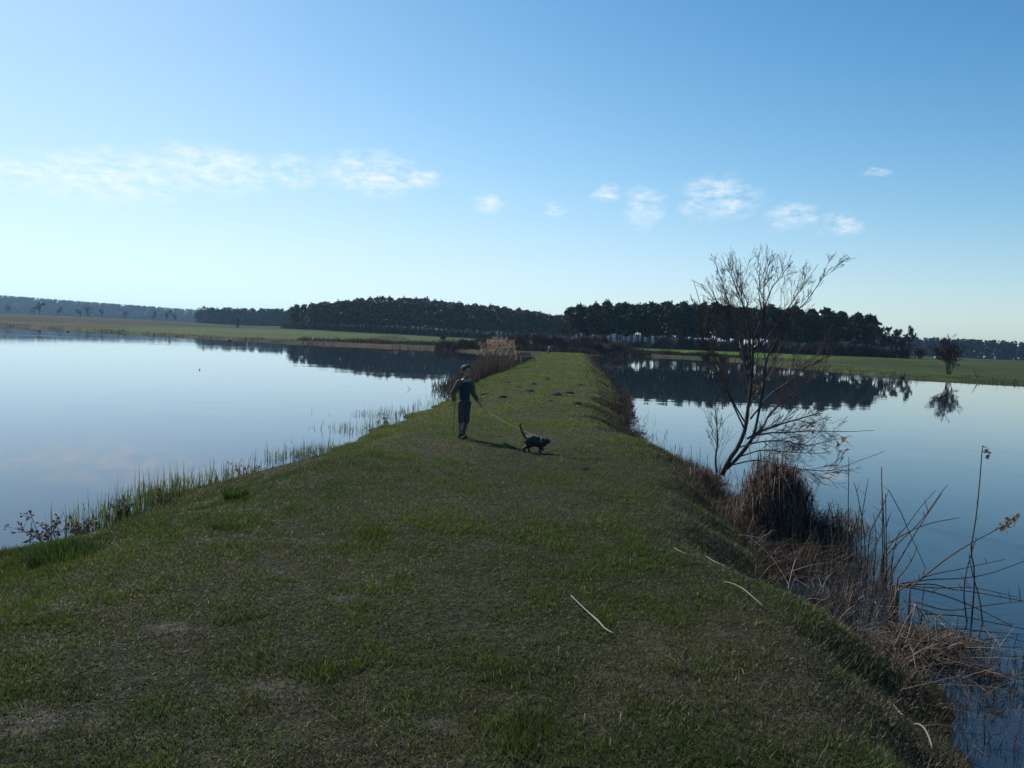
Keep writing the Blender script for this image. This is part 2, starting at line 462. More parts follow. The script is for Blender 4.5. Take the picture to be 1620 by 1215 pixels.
# young green crop on the slope below the right-hand wood, sunlit brightness put into its colour
fx, fy = GP[:, 0], GP[:, 1]
crop = ss(12, 20, fx) * ss(146, 151, fy - .05 * fx) * (1 - ss(186, 192, fy))
crop = crop * (1 - .75 * ss(48, 75, fx))
gc = gc + (np.array([.07, .14, .018]) - gc) * crop[:, None]
crop2 = ss(150, 158, fy) * (1 - ss(320, 330, fy)) * ss(-115, -100, fx) * (1 - ss(-14, -4, fx)) * .6
gc = gc + (np.array([.06, .105, .022]) - gc) * crop2[:, None]
wood = ss(190, 196, fy) * (1 - ss(240, 260, fy)) * ss(5, 14, fx) * (1 - ss(100, 106, fx))
wood = np.maximum(wood, np.exp(-(((fx + 45) / 75) ** 6) - ((fy - 395) / 55) ** 6))
gc = gc + (np.array([.045, .033, .022]) - gc) * wood[:, None]
me = raw_mesh('ground', gv, [GQ], True, gc)
tag(link('ground', me, M_ground), kind='structure')

# the dike: a grass bank between the two lakes
yy = np.concatenate([np.linspace(-80, 0, 40), np.geomspace(.4, 3, 10), np.linspace(3.05, 16, 240), np.geomspace(16.1, 109, 170)])
uu = np.concatenate([np.linspace(-.08, .22, 26), np.linspace(.235, .78, 60), np.linspace(.79, 1.1, 32)])
YY, UU = np.meshgrid(yy, uu, indexing='ij')
XX = Lx(YY) + (Rx(YY) - Lx(YY)) * UU
DX, DY = XX.ravel(), YY.ravel()
DZ = dike_z(DX, DY)
endm = ss(98, 107, DY); DZ = DZ * (1 - endm) + .38 * endm * (DZ > .1) + DZ * endm * (DZ <= .1)
k = len(uu); i = np.arange(len(yy) - 1)[:, None] * k; j = np.arange(k - 1)[None]
DQ = np.stack([i + j, i + j + 1, i + k + j + 1, i + k + j], -1).reshape(-1, 4)
patchn = vnoise(DX, DY, 1.1, 4); patch2 = vnoise(DX + 30, DY, .35, 3)
dc = np.array([.026, .030, .012]) + (np.array([.045, .037, .022]) - np.array([.026, .030, .012])) * ss(.45, .7, patchn)[:, None]
dc = dc * (.7 + .6 * patch2[:, None])
edge = 1 - ss(0, .5, np.minimum(DX - Lx(DY), Rx(DY) - DX))
dc = dc + (np.array([.04, .03, .02]) - dc) * edge[:, None]
BARE = [(-1.05, 3.6, .11), (-1.95, 3.15, .15), (-1.0, 4.8, .08), (-1.85, 4.2, .1), (1.35, 4.55, .16), (1.65, 4.2, .14), (1.15, 7.2, .16), (-.3, 3.3, .07)]
def bareness(x, y):
    b = np.zeros(np.shape(x))
    for a, c, r in BARE: b = np.maximum(b, np.exp(-(((x - a) / (1.6 * r)) ** 2 + ((y - c) / (.8 * r)) ** 2)))
    return np.clip(b * (.4 + 1.2 * vnoise(x, y, .15, 2)), 0, 1)
bb = bareness(DX, DY)[:, None] * (DX < 1)[:, None]
dc = dc + (np.array([.10, .088, .07]) - dc) * bb * .6
me = raw_mesh('dike', np.column_stack([DX, DY, DZ]), [DQ], True, dc)
tag(link('dike', me, M_dike), kind='structure')

# the two lakes
def lake(name, poly_side):
    V = []; Q = []
    yv = np.linspace(-82, 320, 60)
    for v in yv:
        mid = float(dike_mid(min(v, 108))) if v < 112 else 7.5
        V += [(-420, v, 0), (mid - .15, v, 0)] if poly_side < 0 else [(mid + .15, v, 0), (130, v, 0)]
    for a in range(len(yv) - 1): Q.append([2 * a, 2 * a + 1, 2 * a + 3, 2 * a + 2])
    tag(link(name, raw_mesh(name, V, [np.array(Q)]), M_water), kind='structure')
lake('lake_left', -1)
lake('lake_right', 1)

def gh(x, y):
    """height of the land at one point"""
    if -79 < y < 106 and float(Lx(y)) - .3 < x < float(Rx(y)) + .3: return float(dike_z(x, y))
    return float(ground_z([(x, y)])[0][0])

# ------------------------------------------------------------------ trees
def pine_meshes(seed, h, low):
    r = np.random.default_rng(seed)
    tr = Geo()
    bend = r.normal(0, .02 * h, 2)
    zz = np.linspace(0, .93, 7)
    P = np.column_stack([bend[0] * np.sin(zz * 2.2), bend[1] * np.sin(zz * 1.8), zz * h])
    tr.tube(P, .012 * h * (1.1 - zz) + .03, 6, (.09, .06, .042))
    cr_ = Geo(); C = []
    nb = 17
    for i in range(nb):
        q = low + (1 - low) * (i + r.uniform(0, .8)) / nb
        a = r.uniform(0, 2 * math.pi)
        reach = h * (.17 * math.sin(math.pi * min(1, (q - low) / (1.02 - low) * .75 + .28)) + .02) * r.uniform(.55, 1.15)
        b0 = np.array([np.interp(q, zz, P[:, 0]), np.interp(q, zz, P[:, 1]), q * h * .97])
        b1 = b0 + np.array([math.cos(a) * reach, math.sin(a) * reach, reach * r.uniform(.05, .45)])
        tr.tube([b0, .5 * (b0 + b1) - [0, 0, .05], b1], [.05, .035, .015], 3, (.07, .05, .035), False)
        n = 62
        rad = np.array([.085, .085, .042]) * h * r.uniform(.75, 1.2)
        g = r.normal(size=(n, 3)); g /= np.linalg.norm(g, axis=1)[:, None]; g *= r.random((n, 1)) ** .45
        C.append(b1 * .85 + b0 * .15 + g * rad)
    n = 60; g = r.normal(size=(n, 3)) * np.array([.035, .035, .03]) * h; C.append(g + [P[-1, 0], P[-1, 1], h * .96])
    C = np.concatenate(C)
    c = np.array([.020, .034, .018]) * r.uniform(.6, 1.4, (len(C), 1)) * np.array([1, 1, 1]) + r.uniform(0, .008, (len(C), 1)) * np.array([1, .6, 0])
    cr_.leaves(C, r.uniform(.035, .06, len(C)) * h, c)
    return tr.mesh('pine_trunk'), cr_.mesh('pine_crown')
def branch_tree(seed, h, stems=1, lean=0.0, spread=.55, levels=4, twigs=5, r0=.02, start=.25, col=(.05, .04, .035), twcol=(.06, .045, .042), trop=.12, minr=.004, ksides=3):
    """bare deciduous tree or bush; returns (trunk mesh, twig mesh)"""
    r = np.random.default_rng(seed)
    tr, tw = Geo(), Geo()
    def grow(p, d, L, rad, lev):
        n = 5 if lev < 2 else 3
        pts = [p]; q = p.copy(); dd = d.copy()
        for _ in range(n):
            dd = dd + r.normal(0, .13, 3) + np.array([0, 0, trop * .3]); dd /= np.linalg.norm(dd)
            q = q + dd * L / n; pts.append(q.copy())
        pts = np.array(pts); rads = rad * np.linspace(1, .45, n + 1)
        (tr if lev < 2 else tw).tube(pts, np.maximum(rads, minr), 5 if lev < 1 else (4 if lev < 2 else ksides), col if lev < 2 else twcol, False)
        if lev >= levels: return
        kids = twigs + (1 if lev == 0 else 0)
        for c in range(kids):
            f = start + (1 - start) * (c + r.random()) / kids if lev == 0 else .2 + .8 * (c + r.random()) / kids
            idx = f * n; i0 = min(int(idx), n - 1); pp = pts[i0] + (pts[i0 + 1] - pts[i0]) * (idx - i0)
            base = pts[i0 + 1] - pts[i0]; base /= np.linalg.norm(base)
            side = r.normal(size=3); side -= base * (side @ base); side /= np.linalg.norm(side)
            a = r.uniform(.35, 1.0) * spread * 1.6
            nd = base * math.cos(a) + side * math.sin(a) + np.array([0, 0, trop]); nd /= np.linalg.norm(nd)
            grow(pp, nd, L * r.uniform(.42, .68) * (1.15 - .45 * f), rad * .55 * (1.1 - .5 * f), lev + 1)
    for s_ in range(stems):
        a = 2 * math.pi * (s_ + r.random()) / stems
        sl = (0 if stems == 1 else r.uniform(.25, .75)) * spread * 1.3 + lean
        d = np.array([math.cos(a) * sl, math.sin(a) * sl, 1.]); d /= np.linalg.norm(d)
        grow(np.array([math.cos(a), math.sin(a), 0]) * (0 if stems == 1 else .03 * h), d, h * r.uniform(.5, .62), r0 * h * (1 if stems == 1 else .6), 0)
    return tr.mesh('trunk'), tw.mesh('twigs')
def place(name, meshes, loc, rz, scale, label, cat, group=None, mats=(M_bark, M_needle), parts=('trunk', 'crown')):
    e = empty(name, loc, rz)
    e.scale = (scale, scale, scale) if isinstance(scale, (int, float)) else scale
    for me_, mt_, pn in zip(meshes, mats, parts): link(pn, me_, mt_, e)
    tag(e, label, cat, group)
    return e
PINES = [pine_meshes(s, 12, lo) for s, lo in enumerate((.27, .34, .40, .46, .36))]
PINES_LOW = [pine_meshes(s + 20, 12, .24) for s in range(4)]
rr_ = random.Random(5)

# the pine wood on the right: thin belt with trunks in view
pts = [(13, 206), (45, 205), (75, 199), (97, 190)]
for row in range(5):
    n = 34
    for i in range(n):
        q = (i + rr_.uniform(.1, .9)) / n
        x = np.interp(q, [0, .38, .74, 1], [p_[0] for p_ in pts]) + rr_.uniform(-.6, .6) + row * .6
        y = np.interp(q, [0, .38, .74, 1], [p_[1] for p_ in pts]) + row * 5 + rr_.uniform(-2, 2)
        if q > .93: continue
        if q > .9 and row > 1: continue
        h = np.interp(q, [0, .05, .15, .45, .7, 1], [9.0, 10.4, 11.6, 12.2, 11.6, 10.6]) * rr_.uniform(.9, 1.06)
        place('pine_tree', PINES[rr_.randrange(5)] , (x, y, gh(x, y) - .05), rr_.uniform(0, 6.28), h / 12, 'tall dark pine with a bare lower trunk in the wood beyond the right lake', 'pine tree', 'pines of the wood beyond the right lake')
# the pine wood on the hill to the left
for row in range(5):
    n = 40
    for i in range(n):
        q = (i + rr_.uniform(.1, .9)) / n
        x = -104 + 128 * q + rr_.uniform(-1, 1); y = 350 - 22 * q + row * 9 + rr_.uniform(-3, 3) + 8 * (1 - math.sin(math.pi * q))
        h = np.interp(q, [0, .1, .25, .5, .8, 1], [10.0, 11.6, 13.2, 13.8, 12.8, 11.0]) * rr_.uniform(.93, 1.05) * (1 + .015 * row)
        place('pine_tree', (PINES_LOW if row < 3 else PINES)[rr_.randrange(4)], (x, y, gh(x, y) - .05), rr_.uniform(0, 6.28), (h / 12 * 1.3, h / 12 * 1.3, h / 12), 'dark dense pine in the wood on the low hill beyond the left lake', 'pine tree', 'pines of the wood beyond the left lake')

# bare trees
BT = [branch_tree(s, 9, 1, spread=.62, levels=4, twigs=6, r0=.02, start=.1, trop=.16, minr=.045) for s in (40, 41, 42)]
BARE3 = (M_bark, M_twig)
for q, (x, y, h, lab) in enumerate([(90.5, 190, 9.8, 'leafless broad tree next to the last pine of the right wood'), (93.8, 191, 9.4, 'middle of the three leafless trees ending the right wood'), (97.0, 189, 9.0, 'rightmost leafless round-crowned tree at the end of the right wood')]):
    place('bare_tree', BT[q], (x, y, gh(x, y) - .05), q * 1.3, h / 9, lab, 'tree', 'leafless trees at the end of the right wood', BARE3, ('trunk', 'twigs'))
place('bare_tree', BT[1], (14.5, 203, gh(14.5, 203)), 2.2, 1.0, 'pale leafless tree at the gap between the two woods', 'tree', None, BARE3, ('trunk', 'twigs'))
# lone round tree by the right shore
LT = branch_tree(51, 5.2, 6, spread=.5, levels=4, twigs=5, r0=.016, start=.25, trop=.2, minr=.009, col=(.045, .035, .03), twcol=(.06, .042, .04))
place('bare_tree', LT, (45.6, 80.5, gh(45.6, 80.5) - .1), .4, (1.1, 1.1, .88), 'lone leafless tree with rounded crown at the edge of the right lake', 'tree', None, BARE3, ('trunk', 'twigs'))
# small bare trees on the meadow before the right wood
ST = [branch_tree(60 + s, 3.4, 2, spread=.55, levels=3, twigs=6, r0=.02, trop=.1, minr=.015) for s in range(3)]
for k_, (x, y, s, lab) in enumerate([(26.6, 152, 1.0, 'small leafless tree on the meadow strip in front of the right wood'), (29.2, 147, 1.25, 'slightly larger leafless bushy tree by the shore below the right wood'), (-12.2, 135, .95, 'small thin leafless tree on the bank behind the child')]):
    place('bare_tree', ST[k_], (x, y, gh(x, y) - .05), k_, s, lab, 'tree', None, BARE3, ('trunk', 'twigs'))

# leafless bushes: at the end of the dike, below the right wood, along the right shore
BU = [branch_tree(70 + s, 3.2, 14, spread=.5, levels=2, twigs=9, r0=.008, start=.02, trop=.22, minr=.01, twcol=(.055, .038, .036), col=(.045, .035, .03)) for s in range(4)]
def bush(x, y, h, w, lab, grp, k_):
    place('bare_bush', BU[k_ % 4], (x, y, gh(x, y) - .08), k_ * 1.1, (w / 3.2, w / 3.2, h / 3.2), lab, 'bush', grp, BARE3, ('stems', 'twigs'))
kb = 0
for x in np.linspace(-9, 19, 20):
    for row in range(2):
        bush(float(x) + rr_.uniform(-1, 1) + row * .7, 124 + row * 12 + rr_.uniform(-4, 4) + .5 * x, rr_.uniform(1.7, 3.4) * (1 + .2 * row) * float(np.interp(x, [-9, 1], [.45, 1])), rr_.uniform(3.5, 5), 'dark leafless bush in the thicket closing off the far end of the dike', 'bushes in the thicket at the end of the dike', kb); kb += 1
for x in np.linspace(37, 96, 24):
    bush(float(x) + rr_.uniform(-1, 1), float(np.interp(x, [37, 75, 97], [198, 193, 183])) + rr_.uniform(-2, 2), rr_.uniform(3, 4.6), rr_.uniform(4, 6), 'purple-brown leafless bush along the foot of the right wood', 'bushes along the foot of the right wood', kb); kb += 1
for x, y, h in [(31.5, 126, 2.4), (33.2, 122, 2.2), (35.2, 117, 2.6)]:
    bush(x, y, h, h * 1.2, 'low brown leafless bush on the far shore of the right lake', 'bushes on the far shore of the right lake', kb); kb += 1

# the dark hedge line between shore and crop, left brush heap
g = Geo()
n = 5200
x = rng.uniform(14, 43, n); y = np.interp(x, [14, 30, 43], [146, 147, 139]) + rng.normal(0, .7, n)
z0 = ground_z(np.column_stack([x, y]))[0]
hgt = .35 + .9 * vnoise(x, y, 3, 2)
g.blades(np.column_stack([x, y, z0 - .05]), np.column_stack([x + rng.normal(0, .25, n), y + rng.normal(0, .25, n), z0 + hgt * rng.uniform(.5, 1.2, n)]), .07, np.array([.05, .042, .028]) * rng.uniform(.5, 1.5, (n, 1)), 0, 2)
tag(link('bank_undergrowth', g.mesh('bank_undergrowth'), M_dry), 'dark strip of rough undergrowth between the right shore and the green crop', 'undergrowth', kind='stuff')
g = Geo(); n = 5200
x = np.clip(rng.normal(-18, 9, n), -36, -4); y = 136 + rng.normal(0, 1.6, n) + .25 * (x + 20)
z0 = ground_z(np.column_stack([x, y]))[0]
hgt = .25 + .8 * vnoise(x, y, 5, 2)
g.blades(np.column_stack([x, y, z0 - .05]), np.column_stack([x + rng.normal(0, .3, n), y + rng.normal(0, .3, n), z0 + hgt * rng.uniform(.4, 1.2, n)]), .09, np.array([.095, .066, .045]) * rng.uniform(.5, 1.4, (n, 1)), 0, 2)
tag(link('rough_grass', g.mesh('rough_grass'), M_dry), 'brown rough grass along the meadow behind the left lake', 'dead grass', kind='stuff')
g = Geo(); n = 1700; hx, hy = -27.5, 172.
a = rng.uniform(0, 6.28, n); rr0 = np.sqrt(rng.random(n)); lx_ = rr0 * np.cos(a) * 4.3; ly_ = rr0 * np.sin(a) * 2.2
top = 1.25 * (1 - rr0 ** 2) * (.7 + .6 * vnoise(lx_ + 9, ly_, 1.5, 2))
C = np.column_stack([lx_, ly_, top * rng.random(n) ** .5])
dv = rng.normal(size=(n, 3)) * [.5, .5, .12]
g.blades(C, C + dv, .07, np.array([.11, .075, .055]) * rng.uniform(.4, 1.4, (n, 1)), 0, 2)
e = empty('brush_heap', (hx, hy, gh(hx, hy))); link('branches', g.mesh('heap_branches'), M_dry, e)['kind'] = 'stuff'
tag(e, 'low brown heap of cut brush on the green meadow beyond the left lake', 'brush heap')

g = Geo()
for poly, n, w_, h_ in ((np.array(wig(LFAR, 2.6))[:70], 9000, 1.6, .28), (np.array(wig(RFAR, 2.0)), 8000, 1.4, .26)):
    i_ = rng.integers(0, len(poly) - 1, n); f_ = rng.random((n, 1)); P = poly[i_] * (1 - f_) + poly[i_ + 1] * f_ + rng.normal(0, w_, (n, 2))
    z0, d0 = ground_z(P); ok = (d0 > .15) & (P[:, 1] > 55) & (vnoise(P[:, 0], P[:, 1], 4, 2) > .45) & (np.abs(P[:, 0] - 7) > 6); P, z0 = P[ok], z0[ok]; m_ = len(P)
    hh_ = h_ * rng.uniform(.3, 1.3, m_) * (1 + 2.2 * (rng.random(m_) < .06))
    b0 = np.column_stack([P, z0 - .03])
    g.blades(b0, b0 + np.column_stack([rng.normal(0, .3, m_) * hh_, rng.normal(0, .3, m_) * hh_, hh_]), rng.uniform(.04, .09, m_), np.where(rng.random((m_, 1)) < .5, np.array([.05, .06, .022]), np.array([.085, .064, .044])) * rng.uniform(.5, 1.3, (m_, 1)), 0, 2)
tag(link('shore_grass', g.mesh('shore_grass'), M_dry), 'rough brown and olive grass fringing the far shores of both lakes', 'shore grass', kind='stuff')

# ------------------------------------------------------------------ far woods and ridge
def wood_floor(name, label, line, depth, h, n, seed, col):
    r = np.random.default_rng(seed); g = Geo(); line = np.array(line, float)
    q = r.random(n) * (len(line) - 1); x = np.interp(q, range(len(line)), line[:, 0]); y = np.interp(q, range(len(line)), line[:, 1]) + r.random(n) * depth
    z0 = ground_z(np.column_stack([x, y]))[0]
    hh_ = h * (.35 + vnoise(x, y, 7, 3)) * r.uniform(.3, 1.1, n)
    b0 = np.column_stack([x, y, z0 - .1]); t0 = b0 + np.column_stack([r.normal(0, .3, n) * hh_, r.normal(0, .3, n) * hh_, hh_])
    g.blades(b0, t0, r.uniform(.05, .13, n), np.array(col) * r.uniform(.5, 1.4, (n, 1)), 0, 2)
    return tag(link(name, g.mesh(name), M_dry), label, 'undergrowth', kind='stuff')
wood_floor('wood_undergrowth', 'dark brown undergrowth among the trunks of the right wood', [(12, 204), (45, 203), (75, 197), (98, 187)], 26, 2.0, 15000, 95, (.036, .028, .024))
wood_floor('thicket_undergrowth', 'dark undergrowth under the thicket at the far end of the dike', [(-12, 113), (4, 118), (12, 123), (24, 134)], 14, 1.5, 9000, 97, (.04, .034, .024))
wood_floor('wood_undergrowth', 'dark undergrowth at the foot of the pines on the left hill', [(-106, 348), (-45, 342), (24, 326)], 12, 4.0, 9000, 96, (.03, .028, .022))
def far_wood(name, label, line, rows, depth, h, step, seed, col, cat='wood', low=.12):
    """a far wood that reads as one mass: trunks and ragged crowns in one object"""
    r = np.random.default_rng(seed); g = Geo()
    line = np.array(line, float)
    seg = np.hypot(*np.diff(line[:, :2], axis=0).T); cum = np.concatenate([[0], np.cumsum(seg)])
    n = int(cum[-1] / step)
    for row in range(rows):
        for i in range(n):
            s_ = (i + r.random()) * step
            x = np.interp(s_, cum, line[:, 0]); y = np.interp(s_, cum, line[:, 1]) + row * depth + r.normal(0, depth * .25)
            zb = np.interp(s_, cum, line[:, 2]) + row * line[0, 3] if line.shape[1] > 3 else np.interp(s_, cum, line[:, 2])
            hh_ = h * r.uniform(.86, 1.08) * (.9 + .2 * float(vnoise(x, y, 60, 2)))
            if row < 2: g.tube([(x, y, zb - 1), (x, y, zb + hh_ * .8)], [.22, .1], 3, (.05, .042, .036), False)
            m_ = 80
            q = r.random(m_) ** .8
            rad = hh_ * .26 * np.sqrt(np.clip(1.05 - np.abs(q - .35) * 1.35, .05, 1))
            a_ = r.uniform(0, 6.28, m_); rr1 = rad * np.sqrt(r.random(m_))
            g.leaves(np.column_stack([x + rr1 * np.cos(a_), y + rr1 * np.sin(a_), zb + hh_ * (low + (1 - low) * q)]), hh_ * .12, np.array(col) * r.uniform(.7, 1.3, (m_, 1)))
    return tag(link(name, g.mesh(name), M_far), label, cat, kind='stuff')
far_wood('distant_wood', 'flat dark line of woodland on the right horizon', [(240, 690, .9), (330, 640, .9), (430, 590, .9), (620, 520, .9)], 3, 9, 15, 2.6, 91, (.022, .032, .022), low=.0)
far_wood('distant_wood', 'dark wood on the plain left of the pine hill', [(-262, 640, 3.6), (-200, 640, 3.2), (-150, 635, 2.8), (-110, 640, 2.4)], 3, 9, 14, 2.6, 92, (.028, .034, .026), low=.0)

# hill ridge far to the left, a terrain of its own with its forest
rx = np.linspace(-1900, 500, 121); ry = np.linspace(1250, 2100, 24)
prof = np.interp(rx, [-1900, -1400, -1000, -790, -600, -390, -200, 50, 300, 500], [55, 46, 34, 27, 21, 17, 14, 13, 9, 2])
RXg, RYg = np.meshgrid(rx, ry)
RZ = prof[None] * ss(1260, 1560, RYg) + 4 * (vnoise(RXg, RYg, 160, 3) - .5) - 2
k = len(rx); i = np.arange(len(ry) - 1)[:, None] * k; j = np.arange(k - 1)[None]
RQ = np.stack([i + j, i + j + 1, i + k + j + 1, i + k + j], -1).reshape(-1, 4)
tag(link('hill_ridge', raw_mesh('hill_ridge', np.column_stack([RXg.ravel(), RYg.ravel(), RZ.ravel()]), [RQ], True, np.array([.03, .035, .022])), M_ground), kind='structure')
g = Geo(); n = 6500
x = rng.uniform(-1500, 350, n); y = 1300 + 320 * rng.random(n) ** 1.2
zb = np.interp(x, rx, prof) * ss(1260, 1560, y) - 1
for m_ in range(16):
    q = rng.random(n) ** 1.3; w_ = 4.5 * np.sqrt(1.05 - q)
    g.leaves(np.column_stack([x + rng.normal(0, 1, n) * w_ * .6, y + rng.normal(0, 1, n) * w_ * .6, zb + .5 + q * 11]), rng.uniform(2.2, 3.8, n), np.array([.012, .016, .013]) * rng.uniform(.7, 1.3, (n, 1)))
tag(link('hill_forest', g.mesh('hill_forest'), M_far), 'hazy blue forest covering the far ridge on the left horizon', 'forest', kind='stuff')

# leafless copse trees on the left plain
CT = [branch_tree(80 + s, 14, 1, spread=.6, levels=4, twigs=5, r0=.02, start=.15, trop=.14, minr=.045, twcol=(.045, .038, .036)) for s in range(3)]
COPSE = [(-345, 560, 1.2, 'tallest leafless tree rising above the far left plain'), (-352, 566, .85, None), (-333, 560, .8, None), (-300, 560, .8, 'leafless tree at the right end of the far left copse'), (-310, 560, .95, None), (-318, 566, .7, None), (-290, 575, .85, None),
         (-262, 560, .8, None), (-254, 562, .95, None), (-247, 560, .7, None), (-232, 565, .9, None), (-226, 560, 1.05, 'tall leafless tree standing up between the far left copses'), (-219, 566, .75, None), (-210, 560, .6, None), (-375, 540, .8, None), (-388, 545, .9, None), (-400, 540, .7, None), (-362, 548, .75, None)]
for k_, (x, y, s, lab) in enumerate(COPSE):
    place('copse_tree', CT[k_ % 3], (x, y, gh(x, y) - .2), k_ * .9, (s * 1.1, s * 1.1, s * .8) if not lab else s * .9, lab or 'small leafless tree in the thin copses on the far left plain', 'tree', 'trees of the far left copses', BARE3, ('trunk', 'twigs'))
cx_, cy_ = -107., 304.
place('fir_tree', pine_meshes(33, 4.2, .05), (cx_ - 2, cy_, gh(cx_ - 2, cy_)), 0, 1.0, 'single small dark fir standing out on the left meadow', 'fir tree')

# ------------------------------------------------------------------ grass on the dike
def dike_points(y0, y1, dens, margin=.12):
    w = 9.5
    n = int((y1 - y0) * w * dens)
    y = rng.uniform(y0, y1, n); mid = dike_mid(y); x = mid + rng.uniform(-w / 2, w / 2, n)
    a = x - Lx(y); b = Rx(y) - x
    ok = (a > margin) & (b > margin)
    return x[ok], y[ok], a[ok], b[ok]
g = Geo()
G1, G2, G3, G4 = np.array([.034, .066, .012]), np.array([.10, .128, .022]), np.array([.21, .185, .115]), np.array([.075, .064, .042])
for y0, y1, dens, wd, hs, segs in [(1.0, 4.4, 10500, .004, 1.0, 2), (4.4, 7, 8600, .0046, 1.0, 2), (7, 11, 5200, .0065, 1.0, 1), (11, 17, 3000, .0095, 1.1, 1), (17, 30, 1300, .016, 1.25, 1), (30, 55, 420, .03, 1.5, 1), (55, 108, 150, .06, 1.9, 1)]:
    x, y, a, b = dike_points(y0, y1, dens)
    clump = vnoise(x, y, .22, 3); big = vnoise(x + 50, y, 1.3, 3); lush = vnoise(x + 90, y + 20, 2.6, 2)
    keep = rng.random(len(x)) < np.clip(.5 + 1.2 * (clump - .25), .35, 1) * (1 - .93 * bareness(x, y))
    x, y, a, b, clump, big, lush = [v[keep] for v in (x, y, a, b, clump, big, lush)]
    n = len(x)
    edge = np.exp(-np.minimum(a, b) / .45)
    h = hs * (.014 + .042 * np.clip(clump - .25, 0, 1) + .03 * np.clip(big - .4, 0, 1)) * rng.uniform(.6, 1.35, n) + .05 * edge * rng.random(n) + .015 * np.exp(-a / 1.2)
    ang = rng.uniform(0, 2 * math.pi, n); ln = h * rng.uniform(.15, 1.1, n)
    z = dike_z(x, y)
    base = np.column_stack([x, y, z - .006])
    # colour: green where lush, olive and straw elsewhere, browner towards the right bank
    green = np.clip(.5 + 1.5 * (lush - .5) + .9 * (big - .5) + .35 * np.exp(-a / 1.5) + rng.normal(0, .22, n), 0, 1)[:, None]
    c = G2 + (G1 - G2) * green
    green = green * (1 - .6 * ss(9, 18, y))[:, None]; c = (G2 + (G1 - G2) * green) * (1 + .55 * ss(9, 16, y))[:, None]  # yellower further off; the backlit glow of distant turf is put into blade colour
    dead = rng.random(n) < np.clip(.24 + 1.5 * (.52 - big) + .7 * (.5 - clump) + .55 * np.exp(-b / .8) - .12 * np.exp(-a / 1.5), .06, .9)
    c = np.where(dead[:, None], np.where(rng.random((n, 1)) < .36, G3, G4), c) * rng.uniform(.5, 1.5, (n, 1))
    h = h * np.where(rng.random(n) < .06, 1.7, 1.0)
    tus = ss(.64, .74, vnoise(x + 70, y + 5, .42, 3)) * np.where(y < 12, 1, .5)
    h = h * .78 * (1 + .45 * tus); c = c * (1 - .2 * tus)[:, None]
    lane = np.maximum(np.exp(-((x - dike_mid(y) + .55) / .28) ** 2), np.exp(-((x - dike_mid(y) - .75) / .25) ** 2)) * ss(.35, .6, vnoise(x, y * .4 + 30, .8, 2))
    h = h * (1 - .25 * lane); c = c + (np.array([.075, .075, .036]) - c) * (.3 * lane)[:, None]
    tip = base + np.column_stack([np.cos(ang) * ln, np.sin(ang) * ln, h])
    g.blades(base, tip, wd * rng.uniform(.7, 1.3, n), c, h * .12, segs)
# matted thatch, moss and litter lying flat between the blades
for y0, y1, dens, wd in [(1.0, 6, 5200, .007), (6, 12, 2200, .011)]:
    x, y, a, b = dike_points(y0, y1, dens); n = len(x); z = dike_z(x, y)
    ang = rng.uniform(0, 6.28, n); L = rng.uniform(.008, .028, n) * (wd / .007)
    base = np.column_stack([x, y, z + .001]); tip = base + np.column_stack([np.cos(ang) * L, np.sin(ang) * L, rng.uniform(.001, .012, n)])
    pn = vnoise(x + 21, y + 8, .6, 3)[:, None]
    c = np.where(rng.random((n, 1)) < .12 + .6 * (pn - .3), np.array([.07, .06, .042]), np.array([.038, .058, .014])) * rng.uniform(.3, 1.6, (n, 1))
    c = np.where(rng.random((n, 1)) < .012, np.array([.24, .21, .15]), c)
    g.blades(base, tip, wd * rng.uniform(.5, 1.2, n), c, 0, 1)
tag(link('grass', g.mesh('grass'), M_grass), 'short patchy green and olive grass covering the dike', 'grass', kind='stuff')

def tuft(name, x, y, r, h, n, cols, label, cat, w=.006, lean=.6, group=None, mat=None, droop=.3, partname='blades'):
    q = Geo()
    a = rng.uniform(0, 6.28, n); rr1 = r * np.sqrt(rng.random(n)) * .55
    bx, by = np.cos(a) * rr1, np.sin(a) * rr1
    hh_ = h * rng.uniform(.35, 1, n); out = hh_ * lean * rng.uniform(.2, 1.4, n) * (.3 + rr1 / r)
    zz_ = np.array([gh(x + u_, y + v_) if abs(u_) + abs(v_) > 0 else 0 for u_, v_ in zip(bx[:1], by[:1])])[0]
    base = np.column_stack([bx, by, np.zeros(n)])
    a2 = a + rng.normal(0, .6, n)
    tip = base + np.column_stack([np.cos(a2) * out, np.sin(a2) * out, hh_ * (1 - droop * rng.random(n))])
    c = np.array(cols)[rng.integers(0, len(cols), n)] * rng.uniform(.6, 1.3, (n, 1))
    q.blades(base, tip, w * rng.uniform(.7, 1.3, n), c, hh_ * droop * .6, 3)
    e = empty(name, (x, y, gh(x, y) - .02))
    link(partname, q.mesh(name), mat or M_grass, e)['kind'] = 'stuff'
    return tag(e, label, cat, group)
tuft('grass_tuft', -3.55, 6.15, .5, .17, 1700, [(.03, .06, .014), (.05, .085, .02)], 'dark lush grass tuft beside the weeds at the left bank', 'grass tuft')
tuft('grass_tuft', -2.95, 8.25, .2, .16, 500, [(.035, .07, .014), (.06, .1, .02)], 'small round dark-green grass tuft on the left bank slope', 'grass tuft')
tuft('grass_tuft', -4.1, 5.7, .3, .28, 700, [(.06, .08, .02), (.11, .09, .045)], 'grass tuft mixed with brown stems at the left picture edge', 'grass tuft')

